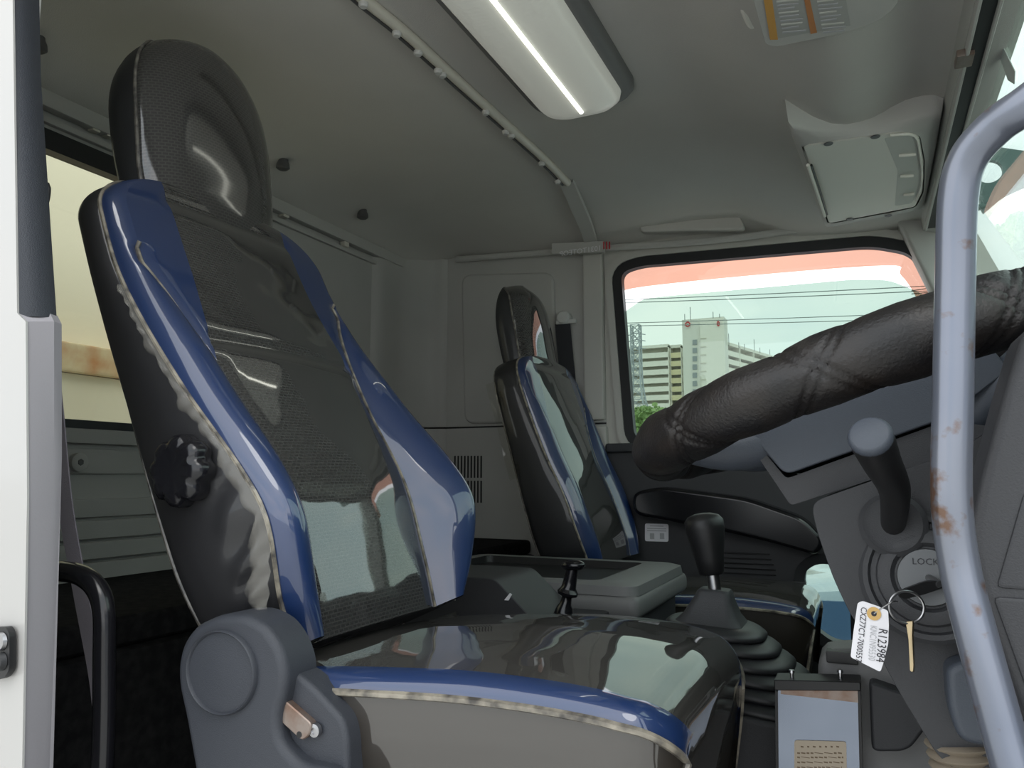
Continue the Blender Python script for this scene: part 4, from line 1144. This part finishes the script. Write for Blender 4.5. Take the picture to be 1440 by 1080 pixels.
rl = thing('curtain_rail', (-0.73, 1.3, 1.48), 'cream curtain rail with small gliders crossing the cab ceiling', 'rail')
rp = bez(ats([(470, -40), (511, -2), (570, 46), (625, 96), (690, 155), (722, 184), (768, 226), (798, 257)], z=1.497), 6)
MB().tube(rp, 0.0105, 12).build('track', M['trimlight'], rl)
rows = []
c1 = bez([at(796, 254, y=1.90), at(812, 290, y=2.03), at(824, 318, y=2.15), at(832, 345, y=2.27)], 6)
MB().grid([[q + V((dx, 0, dz)) for dx, dz in ((-0.022, 0.004), (-0.02, -0.006), (0.02, -0.006), (0.022, 0.004))] for q in c1]).build('end_cover', M['wallgrey'], rl)
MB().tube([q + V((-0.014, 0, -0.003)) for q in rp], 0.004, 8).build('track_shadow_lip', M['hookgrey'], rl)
for u, v in ((511, 5), (558, 46), (588, 73), (616, 99), (622, 104), (683, 157), (711, 185), (719, 190), (762, 229), (784, 255)):
    q = at(u, v, z=1.487)
    gz = MB().lathe(q + V((0, 0, 0.010)), (0, 0, -1), [(0, 0.004), (0.008, 0.0045), (0.009, 0.0085), (0.014, 0.0085), (0.017, 0.006), (0.017, 0)], 14).build('glider', M['white_plastic'], rl)
for k, (u, v) in enumerate(((398, 232), (510, 302))):
    q = at(u, v, z=1.48)
    for _ in range(8): q = at(u, v, z=roof(q.x, q.y) - 0.012)
    hk = MB().lathe(q + V((0, 0, 0.022)), (0, 0, -1), [(0, 0.013), (0.012, 0.012), (0.020, 0.016), (0.030, 0.017), (0.034, 0.012), (0.034, 0)], 18).build('ceiling_hook', M['hookgrey'])
    tag(hk, ['round dark grey button hook on the ceiling beside the driver headrest', 'round dark grey button hook on the ceiling above the rear corner post'][k], 'hook', 'ceiling hooks')
q = at(52, 66, z=1.47)
tag(MB().lathe(q + V((0, 0, 0.03)), (0, 0, -1), [(0, 0.013), (0.015, 0.012), (0.024, 0.016), (0.034, 0.017), (0.038, 0.012), (0.038, 0)], 18).build('ceiling_hook', M['hookgrey']), 'round dark grey button hook on the ceiling next to the door seal', 'hook', 'ceiling hooks')
q = at(49, 270, y=0.515)
tag(MB().lathe(q, (0.5, 1, 0), [(-0.02, 0.008), (0.0, 0.009), (0.006, 0.013), (0.012, 0.013), (0.014, 0.009), (0.014, 0)], 16).build('belt_button', M['black']), 'black round belt guide button beside the rear window', 'button')
for k, (u, v) in enumerate(((980, 22), (1038, 146), (1048, 90))):
    q = at(u, v, z=1.49)
    q.z = roof(q.x, q.y) - 0.001

# front overhead pod with lid
op = thing('overhead_pod', (0.03, 1.9, 1.33), 'cream overhead storage pod with a louvred end above the passenger window', 'storage pod')
pod = [(1128, 205), (1180, 198), (1262, 186), (1300, 190), (1312, 225), (1312, 268), (1298, 290), (1165, 315)]
body = [at(u, v, z=1.345) for u, v in pod]
def resamp(P, n):
    P = P + P[:1]; Ls = [0]
    for i in range(len(P) - 1): Ls.append(Ls[-1] + (P[i + 1] - P[i]).length)
    R_ = []
    for k in range(n):
        t = Ls[-1] * k / n
        for i in range(len(P) - 1):
            if Ls[i] <= t <= Ls[i + 1]:
                R_.append(P[i].lerp(P[i + 1], (t - Ls[i]) / (Ls[i + 1] - Ls[i]))); break
    return R_
bo = resamp(round_poly(body, 0.012, 4), 64)
cb2 = sum(bo, V()) / 64
sur = round_poly(ats([(1102, 165), (1150, 184), (1240, 180), (1338, 150), (1345, 215), (1322, 292), (1160, 324)], z=1.357), 0.02, 5)
so = []
for q in bo:
    d = (q - cb2); d.z = 0; d.normalize(); best = None
    for i in range(len(sur)):
        a, b_ = sur[i - 1], sur[i]
        e_ = b_ - a; den = d.x * e_.y - d.y * e_.x
        if abs(den) < 1e-9: continue
        t_ = ((a.x - cb2.x) * e_.y - (a.y - cb2.y) * e_.x) / den; u_ = ((a.x - cb2.x) * d.y - (a.y - cb2.y) * d.x) / den
        if t_ > 0 and -1e-6 <= u_ <= 1.000001: best = max(best or 0, t_)
    r_ = V((cb2.x, cb2.y, 0)) + d * (best or 0.2)
    r_.x = min(r_.x, 0.161)
    r_.z = min(roof(min(r_.x, 0.2), min(r_.y, 2.3)) + 0.012, 1.41)
    so.append(r_)
bo = [V((0.10 + (q.x - 0.10) * 0.70 if q.x > 0.10 else q.x, q.y, q.z)) for q in bo]
inb_ = [cb2 + (q - cb2) * 1.015 for q in bo]
zl = lambda q, z: V((q.x, q.y, z))
MB().grid([so, [zl(a.lerp(b_, 0.12), min(a.z, 1.362)) for a, b_ in zip(so, inb_)], [zl(a.lerp(b_, 0.35), 1.354) for a, b_ in zip(so, inb_)], [zl(a.lerp(b_, 0.8), 1.3485) for a, b_ in zip(so, inb_)], [q + V((0, 0, 0.0005)) for q in inb_]], True).build('surround', M['wallgrey'], op, smooth=60)
MB().prism(round_poly(body, 0.012, 4), (0, 0, 0.03), 0.006, 3).build('lid', M['cream_plastic'], op, 'cream pod lid')
lou = round_poly([at(u, v, z=1.3445) for u, v in ((1243, 194), (1285, 187), (1303, 196), (1308, 262), (1290, 285), (1258, 290), (1262, 240))], 0.01, 4)
lo_ = MB().prism(lou, (0, 0, 0.004), 0.001, 1).build('louvre_panel', M['cream_dark'], op)
for u0, v0, u1, v1 in ((1264, 219, 1294, 216), (1266, 248, 1291, 246), (1273, 274, 1294, 271)):
    a = at(u0, v0, z=1.343); b_ = at(u1, v1, z=1.343)
    MB().tube([a, a.lerp(b_, 0.5) + V((0, -0.004, -0.002)), b_], 0.0035, 8).build('louvre', M['cream_plastic'], lo_)
a = [at(u, v, z=1.343) for u, v in ((1252, 190), (1290, 190), (1302, 210), (1309, 250), (1300, 280))]
MB().tube(bez(a, 6), 0.0032, 8).build('louvre_rim', M['cream_plastic'], lo_)
for u, v in ((1165, 202), (1231, 192), (1195, 308), (1249, 303)):
    MB().lathe(at(u, v, z=1.344), (0, 0, -1), [(0, 0.009), (0.0015, 0.008), (0.0015, 0)], 16).build('screw_plug', M['hookgrey'], op)
MB().tube(bez([at(1136, 232, z=1.338), at(1148, 268, z=1.336), at(1160, 304, z=1.338)], 6), 0.0035, 8).build('lid_handle', M['cream_plastic'], op)
MB().tube(bez([at(1141, 232, z=1.340), at(1153, 268, z=1.338), at(1163, 302, z=1.340)], 6), 0.0025, 8).build('handle_gap', M['black'], op)

for o in [op] + [c for c in op.children_recursive]:      # the pod stops short of the curtain track
    if o.type == 'MESH' and not o.name.startswith('surround'):
        w0 = wloc(o)
        for v in o.data.vertices:
            x = v.co.x + w0.x
            if x > 0.10: v.co.x = 0.10 + (x - 0.10) * 0.70 - w0.x

# driver sun visor with caution print
sv = thing('sun_visor', (-0.02, 1.0, 1.40), 'grey sun visor with orange and grey caution print, folded against the ceiling', 'sun visor')
ZV = 1.350
vis_o = round_poly([at(1076, 62, z=ZV), at(1090, 66, z=ZV), at(1180, 48, z=ZV), at(1236, 30, z=ZV), at(1262, 8, z=ZV), V((0.105, 0.75, ZV)), V((-0.115, 0.75, ZV))], 0.02, 4)
MB().prism(vis_o, (0, 0, 0.016), 0.005, 3, 'all').build('visor_body', M['wallgrey'], sv)
def vq(pts, d, m, nm, par):
    return MB().prism([at(u, v, z=ZV - d) for u, v in pts], (0, 0, 0.0006)).build(nm, m, par, smooth=0)
cp_ = vq([(1073, 0), (1084, 56), (1196, 36), (1190, 0)], 0.0007, M['label_grey'], 'caution_label', sv)
vq([(1074, 0), (1083, 56), (1094, 56), (1086, 0)], 0.0014, M['orange'], 'orange_bar', cp_)
vq([(1131, 0), (1140, 48), (1149, 46), (1139, 0)], 0.0014, M['orange_red'], 'orange_bar', cp_)
for bx0, bx1, off in ((1092, 1126, 0), (1149, 1186, 3)):
    for k in range(9):
        v = 2 + k * 5.4; sh = k * 1.0
        L_ = random.uniform(0.6, 1.0)
        vq([(bx0 + sh, v), (bx0 + sh + (bx1 - bx0) * L_, v - 3), (bx0 + sh + (bx1 - bx0) * L_, v - 1.2), (bx0 + sh, v + 1.8)], 0.0014, M['ink_faint'] if k % 3 else M['cream_dark'], 'print_line', cp_)
hc = at(1058, 22, z=1.43)
tag(MB().tube(bez([at(1040, -10, z=1.44), at(1046, 12, z=1.425), at(1056, 34, z=1.42), at(1064, 30, z=1.425), at(1062, 5, z=1.44)], 6), 0.006, 10).build('visor_clip', M['cream_plastic']), 'small cream visor hook on the ceiling beside the sun visor', 'hook')
# ---------------------------------------------------------------- outside
ZG = -1.25
tag(MB().box((-400, -300, ZG - 0.2), (300, 700, ZG)).build('ground', M['ground']), 'pale concrete yard around the truck', 'ground', kind='structure')
# cream cargo body behind the cab
cb_ = thing('cargo_body', (-1.95, 1.3, -0.4), 'cream painted truck body behind the rear window, with a rusty edge', 'truck body')
MB().box((-2.30, 0.2, -0.4), (-1.95, 2.5, 0.98), 0.01).build('front_panel', M['cream_body'], cb_)
MB().box((-2.32, 0.2, 1.055), (-2.02, 2.5, 2.3), 0.01).build('upper_panel', M['cream_body'], cb_)
MB().box((-2.33, 0.2, 0.98), (-1.93, 2.5, 1.06), 0.01).build('cross_beam', M['rust_paint'], cb_)

# apartment blocks
YA = 150.0
def wpx(u, v, y=YA): return at(u, v, y=y)
ap = thing('apartment_tower', V((wpx(990, 600).x, YA, ZG)), 'white apartment tower with red ring emblem, seen through the passenger window', 'building')
a, b_ = wpx(959, 450), wpx(1018, 450)
MB().box((a.x, YA, ZG), (b_.x, YA + 4, a.z)).build('wall', M['apt_wall'], ap)
MB().box((a.x + 3.6, YA - 0.6, ZG), (b_.x, YA, a.z - 0.3)).build('stair_bay', M['apt_slab'], ap)
q = wpx(967, 456, YA - 0.3)
MB().tube([q + V((c_(t) * 0.42, 0, s_(t) * 0.42)) for t in [2 * math.pi * i / 20 for i in range(20)]], 0.12, 6, True).build('emblem', M['red'], ap, 'red ring emblem')
q = wpx(1010, 455, YA - 0.8)
MB().tube([q + V((c_(t) * 0.18, 0, s_(t) * 0.45)) for t in [2 * math.pi * i / 20 for i in range(20)]], 0.10, 6, True).build('emblem', M['red'], ap, 'red ring emblem')
for k in range(7):
    q = wpx(977, 481 + k * 11.6, YA)
    MB().box(q + V((-0.4, -0.15, -0.55)), q + V((0.45, 0.1, 0.45))).build('window', M['apt_win'], ap)
    q = wpx(989, 476 + k * 11.6, YA - 0.6)
    MB().box(q + V((-0.55, -0.15, -0.07)), q + V((0.55, 0.1, 0.1))).build('ledge', M['apt_dark'], ap)
for u, h in ((971, 2.6), (963, 1.2), (1003, 1.6), (1012, 1.2)):
    q = wpx(u, 450)
    MB().tube([q, q + V((0, 0, h))], 0.07, 5).build('antenna', M['wire'], ap)
def wing(nm, u0, u1, vt0, vt1, y0, y1, floors, label, dep=4.0):
    A = at(u0, vt0, y=y0); B = at(u1, vt1, y=y1)
    zt = (A.z + B.z) / 2
    t = thing(nm, ((A.x + B.x) / 2, (y0 + y1) / 2, ZG), label, 'building', 'apartment wings')
    d = V((B.x - A.x, y1 - y0, 0)); L = d.length; d.normalize(); n = V((-d.y, d.x, 0))
    if n.y < 0: n = -n
    P = V((A.x, y0, 0))
    def bx(s0, s1, n0, n1, z0, z1):
        c = [P + d * s0 + n * n0, P + d * s1 + n * n0, P + d * s1 + n * n1, P + d * s0 + n * n1]
        return MB().prism([q + V((0, 0, z0)) for q in c], (0, 0, z1 - z0))
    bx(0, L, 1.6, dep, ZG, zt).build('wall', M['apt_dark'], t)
    bx(0, L, -0.1, dep, zt - 0.3, zt + 0.3).build('roof', M['apt_slab'], t)
    fh = (zt - ZG - 0.5) / floors
    for k in range(floors):
        z = ZG + k * fh
        bl = bx(0, L, 0, 0.15, z - 0.1, z + 0.95).build('balcony', M['apt_slab'], t)
        bx(0, L, 0.15, 1.6, z - 0.1, z + 0.05).build('slab', M['apt_wall'], bl)
    for k in range(max(1, int(L / 6.5)) + 1):
        bx(max(0, k * L / max(1, int(L / 6.5)) - 0.15), min(L, k * L / max(1, int(L / 6.5)) + 0.15), -0.1, 1.6, ZG, zt).build('pier', M['apt_slab'], t)
    return t, bx, fh, zt, L
tw = wing('apartment_block', 866, 940, 491, 486, 152, 152, 16, 'long cream apartment block with balconies behind the pylon')
tw2 = wing('apartment_block', 942, 958, 487, 487, 153, 153, 16, 'short yellowish apartment wing with rounded balconies beside the tower')
for o in tw2[0].children:
    if o.name.startswith('balcony'): o.data.materials[0] = M['apt_yellow']
tw3 = wing('apartment_block', 1019, 1095, 484, 503, 156.5, 184, 16, 'cream apartment wing receding from the tower towards the steering wheel')
for k in range(6):
    q = at(1024 + k * 11 + (k % 2) * 3, 486 + k * 2.4, y=156 + k * 4)
    MB().tube([q + V((0, 1, 0)), q + V((0, 1, 1.2 + 1.4 * (k % 3 == 0)))], 0.06, 5).build('antenna', M['wire'], tw3[0])

# transmission tower
YP = 105.0
py = thing('transmission_tower', (at(895, 600, y=YP).x, YP, ZG), 'grey steel lattice transmission tower in front of the apartments', 'pylon')
ptop = at(894, 457, y=YP)
def hwid(z): return tab(z, [(ZG, 3.1), (8, 1.7), (13, 0.75), (ptop.z, 0.6)])
zs = [ZG + (ptop.z - ZG) * (1 - (1 - i / 14) ** 1.15) for i in range(15)]
cx = ptop.x
corner = lambda i, k: V((cx + hwid(zs[i]) * (1, 1, -1, -1)[k], YP + hwid(zs[i]) * (1, -1, -1, 1)[k], zs[i]))
for k in range(4):
    MB().tube([corner(i, k) for i in range(15)], 0.10, 5).build('leg', M['pylon'], py)
lt = MB()
for i in range(14):
    for k in range(4):
        lt.tube([corner(i, k), corner(i + 1, (k + 1) % 4)], 0.05, 4); lt.tube([corner(i, (k + 1) % 4), corner(i + 1, k)], 0.05, 4)
        lt.tube([corner(i + 1, k), corner(i + 1, (k + 1) % 4)], 0.05, 4)
lt = lt.build('lattice_bracing', M['pylon'], py); lt['kind'] = 'stuff'
for v in (472, 481, 492):
    q = at(894, v, y=YP)
    MB().tube([q + V((-1.4, 0, 0.05)), q + V((0, 0, 0.35)), q + V((1.4, 0, 0.05))], 0.07, 5).build('cross_arm', M['pylon'], py)
# overhead power lines
for k, (u0, v0, u1, v1, y) in enumerate(((860, 419, 1310, 398, 60), (860, 423, 1310, 405, 60), (860, 452, 1320, 436, 70), (860, 456, 1320, 444, 70), (1360, 392, 1500, 362, 50), (1360, 400, 1500, 376, 50))):
    A = at(u0, v0, y=y); B = at(u1, v1, y=y)
    d = B - A
    A2, B2 = A - d * 0.6, B + d * 0.6
    pts = [A2.lerp(B2, i / 24) + V((0, 0, -0.25 * (1 - (i / 12 - 1) ** 2))) for i in range(25)]
    tag(MB().tube(pts, 0.035, 5).build('power_line', M['wire']), ['upper wire of the high pair of overhead lines across the passenger window', 'lower wire of the high pair of overhead lines across the passenger window', 'upper wire of the low pair of overhead lines at the tower emblem', 'lower wire of the low pair of overhead lines at the tower emblem', 'upper overhead wire outside the windscreen', 'lower overhead wire outside the windscreen'][k], 'power line', 'overhead power lines')
# trees below the apartments
lf = [V((-0.5, 0, -0.3)), V((0.5, 0, -0.3)), V((0.55, 0, 0.25)), V((0, 0.15, 0.5)), V((-0.55, 0, 0.25))]
def tree(u, vtop, vbase, y, rad, lab):
    top_ = at(u, vtop, y=y); base = V((top_.x, y, ZG))
    t = thing('tree', base, lab, 'tree', 'trees below the apartments')
    MB().tube([base, base + V((0.3, 0, (top_.z - ZG) * 0.5)), V((top_.x, y, top_.z - rad * 0.5))], [0.28, 0.2, 0.1], 8).build('trunk', M['bark'], t)
    mb = MB()
    zc_ = top_.z - rad * 0.75
    blobs = [(V((random.uniform(-rad, rad), random.uniform(-rad * .6, rad * .6), random.uniform(-rad * 0.9, rad * 0.35))), rad * random.uniform(0.35, 0.55)) for _ in range(12)]
    for _ in range(1900):
        c0_, r0_ = random.choice(blobs)
        dv = V((random.gauss(0, 1), random.gauss(0, 1), random.gauss(0, 1))).normalized() * r0_ * random.uniform(0.6, 1.0)
        ce = V((base.x, y, zc_)) + c0_ + dv
        rm = Matrix.Rotation(random.uniform(0, 6.28), 3, 'Z') @ Matrix.Rotation(random.uniform(-1, 1), 3, 'X')
        sz = random.uniform(0.25, 0.5)
        mb.add([ce + rm @ (q * sz) for q in lf], [[0, 1, 2, 3, 4]])
    f = mb.build('foliage', M['leaf'], t, smooth=0); f['kind'] = 'stuff'
tree(915, 566, 620, 70, 2.6, 'green tree at the foot of the pylon')
tree(938, 572, 620, 78, 2.3, 'green tree left of the apartment tower, partly behind the steering wheel')
tree(884, 572, 620, 82, 2.2, 'green tree by the black window frame')
# yard fence and parked van
fn = thing('yard_fence', (at(900, 620, y=45).x, 45, ZG), 'pale wire fence of the yard below the trees', 'fence')
for k in range(14):
    MB().box((-22 + k * 2.0, 45, ZG), (-21.9 + k * 2.0, 45.1, 2.0)).build('post', M['pylon'], fn)
for z in (0.2, 0.8, 1.4, 2.0):
    MB().tube([V((-22, 45.05, z)), V((4, 45.05, z))], 0.03, 5).build('rail', M['pylon'], fn)

# parked car seen through the small lower door pane
car = thing('parked_car', (-0.2, 5.2, ZG), 'silver blue parked car seen through the small lower door pane', 'car')
sec = []
prof_c = [(-2.0, 0.35, 0.62), (-1.9, 0.30, 0.80), (-1.1, 0.28, 0.95), (-0.5, 0.28, 1.32), (0.3, 0.28, 1.42), (1.2, 0.28, 1.36), (1.75, 0.30, 1.0), (2.0, 0.35, 0.75)]
rows = []
for px_, zb, zt in prof_c:
    hwc = 0.80 if abs(px_) < 1.9 else 0.7
    rows.append([V((-0.2 + px_, 5.2 + s * hwc * k, ZG + z)) for s, k, z in ((-1, 0.95, zb), (-1, 1.0, 0.6), (-1, 0.97, min(zt, 0.9)), (-1, 0.75 if zt > 1 else 0.9, zt - 0.05), (-1, 0.5, zt), (1, 0.5, zt), (1, 0.75 if zt > 1 else 0.9, zt - 0.05), (1, 0.97, min(zt, 0.9)), (1, 1.0, 0.6), (1, 0.95, zb))])
car_m = mat('car_paint', (0.42, 0.50, 0.58), 0.25, 0.4, coat=1.0)
MB().grid(rows, True, True, True).build('car_body', car_m, car, smooth=40)
for sx in (-1.25, 1.3):
    for sy in (-0.75, 0.75):
        MB().lathe(V((-0.2 + sx, 5.2 + sy - 0.1, ZG + 0.31)), (0, 1, 0), [(0, 0.2), (0.0, 0.30), (0.03, 0.31), (0.17, 0.31), (0.2, 0.30), (0.2, 0.2)], 24).build('wheel', M['rubber'], car)
MB().prism([V((-1.2, 4.43, ZG + 0.96)), V((-0.75, 4.53, ZG + 1.28)), V((0.9, 4.53, ZG + 1.31)), V((1.3, 4.43, ZG + 0.98))], (0, 0.02, 0)).build('side_window', M['blue_win'], car)

# mirror arm outside the windscreen
ma = thing('mirror_arm', at(1410, 250, y=2.45), 'dark green grey mirror arm with a round hole outside the windscreen', 'mirror arm')
pc = at(1391, 241, y=2.45); rh = (at(1391, 225, y=2.45) - at(1391, 257, y=2.45)).length / 2
oo = ats([(1374, 262), (1368, 240), (1376, 216), (1400, 206), (1440, 212), (1500, 216), (1500, 250), (1440, 262), (1410, 276), (1382, 300)], y=2.45)
ro = resamp(oo, 40)
ri = [pc + V((q.x - pc.x, 0, q.z - pc.z)).normalized() * rh for q in ro]
MB().ring(ro, ri, (0, 0.02, 0)).build('bracket', M['mirror_arm'], ma)
m0 = at(1386, 290, y=2.46); zp = m0.z - 0.05; xp = 0.17 + (1.385 - zp) * (0.25 / 0.645)
MB().tube([m0, V((xp, 2.33, zp))], 0.009, 12).build('stay', M['mirror_arm'], ma)
def on_screen(u, v, off):
    r_ = ray(u, v); n = V((ZH - ZB, 0, XB - XH)).normalized()
    return CAM + r_ * ((V((XH, 0, ZH)) - n * off - CAM).dot(n) / r_.dot(n))
st = [on_screen(u, v, 0.002) for u, v in ((1405, 52), (1428, 100), (1427, 118), (1418, 112), (1404, 72))]
stk = MB().prism(st, V((-0.001, 0, -0.0004))).build('inspection_sticker', mat('sticker', (0.55, 0.60, 0.57), 0.5), smooth=0)
tag(stk, 'pale inspection sticker inside the top of the windscreen', 'sticker')
# office building ahead of the truck, mirrored in the seat covers
ob = thing('office_building', (16, 4, ZG), 'white office building with blue window bands ahead of the truck', 'building')
MB().box((16, -12, ZG), (24, 16, ZG + 7.5)).build('wall', M['bldg_white'], ob)
for r_ in range(2):
    for k in range(8):
        y = -11 + k * 3.4; z = ZG + 1.3 + r_ * 3.3
        wf = MB().box((15.93, y, z), (16.02, y + 2.7, z + 1.6)).build('window', M['blue_win'], ob)
        MB().box((15.90, y + 1.3, z), (15.94, y + 1.4, z + 1.6)).build('mullion', M['bldg_white'], wf)
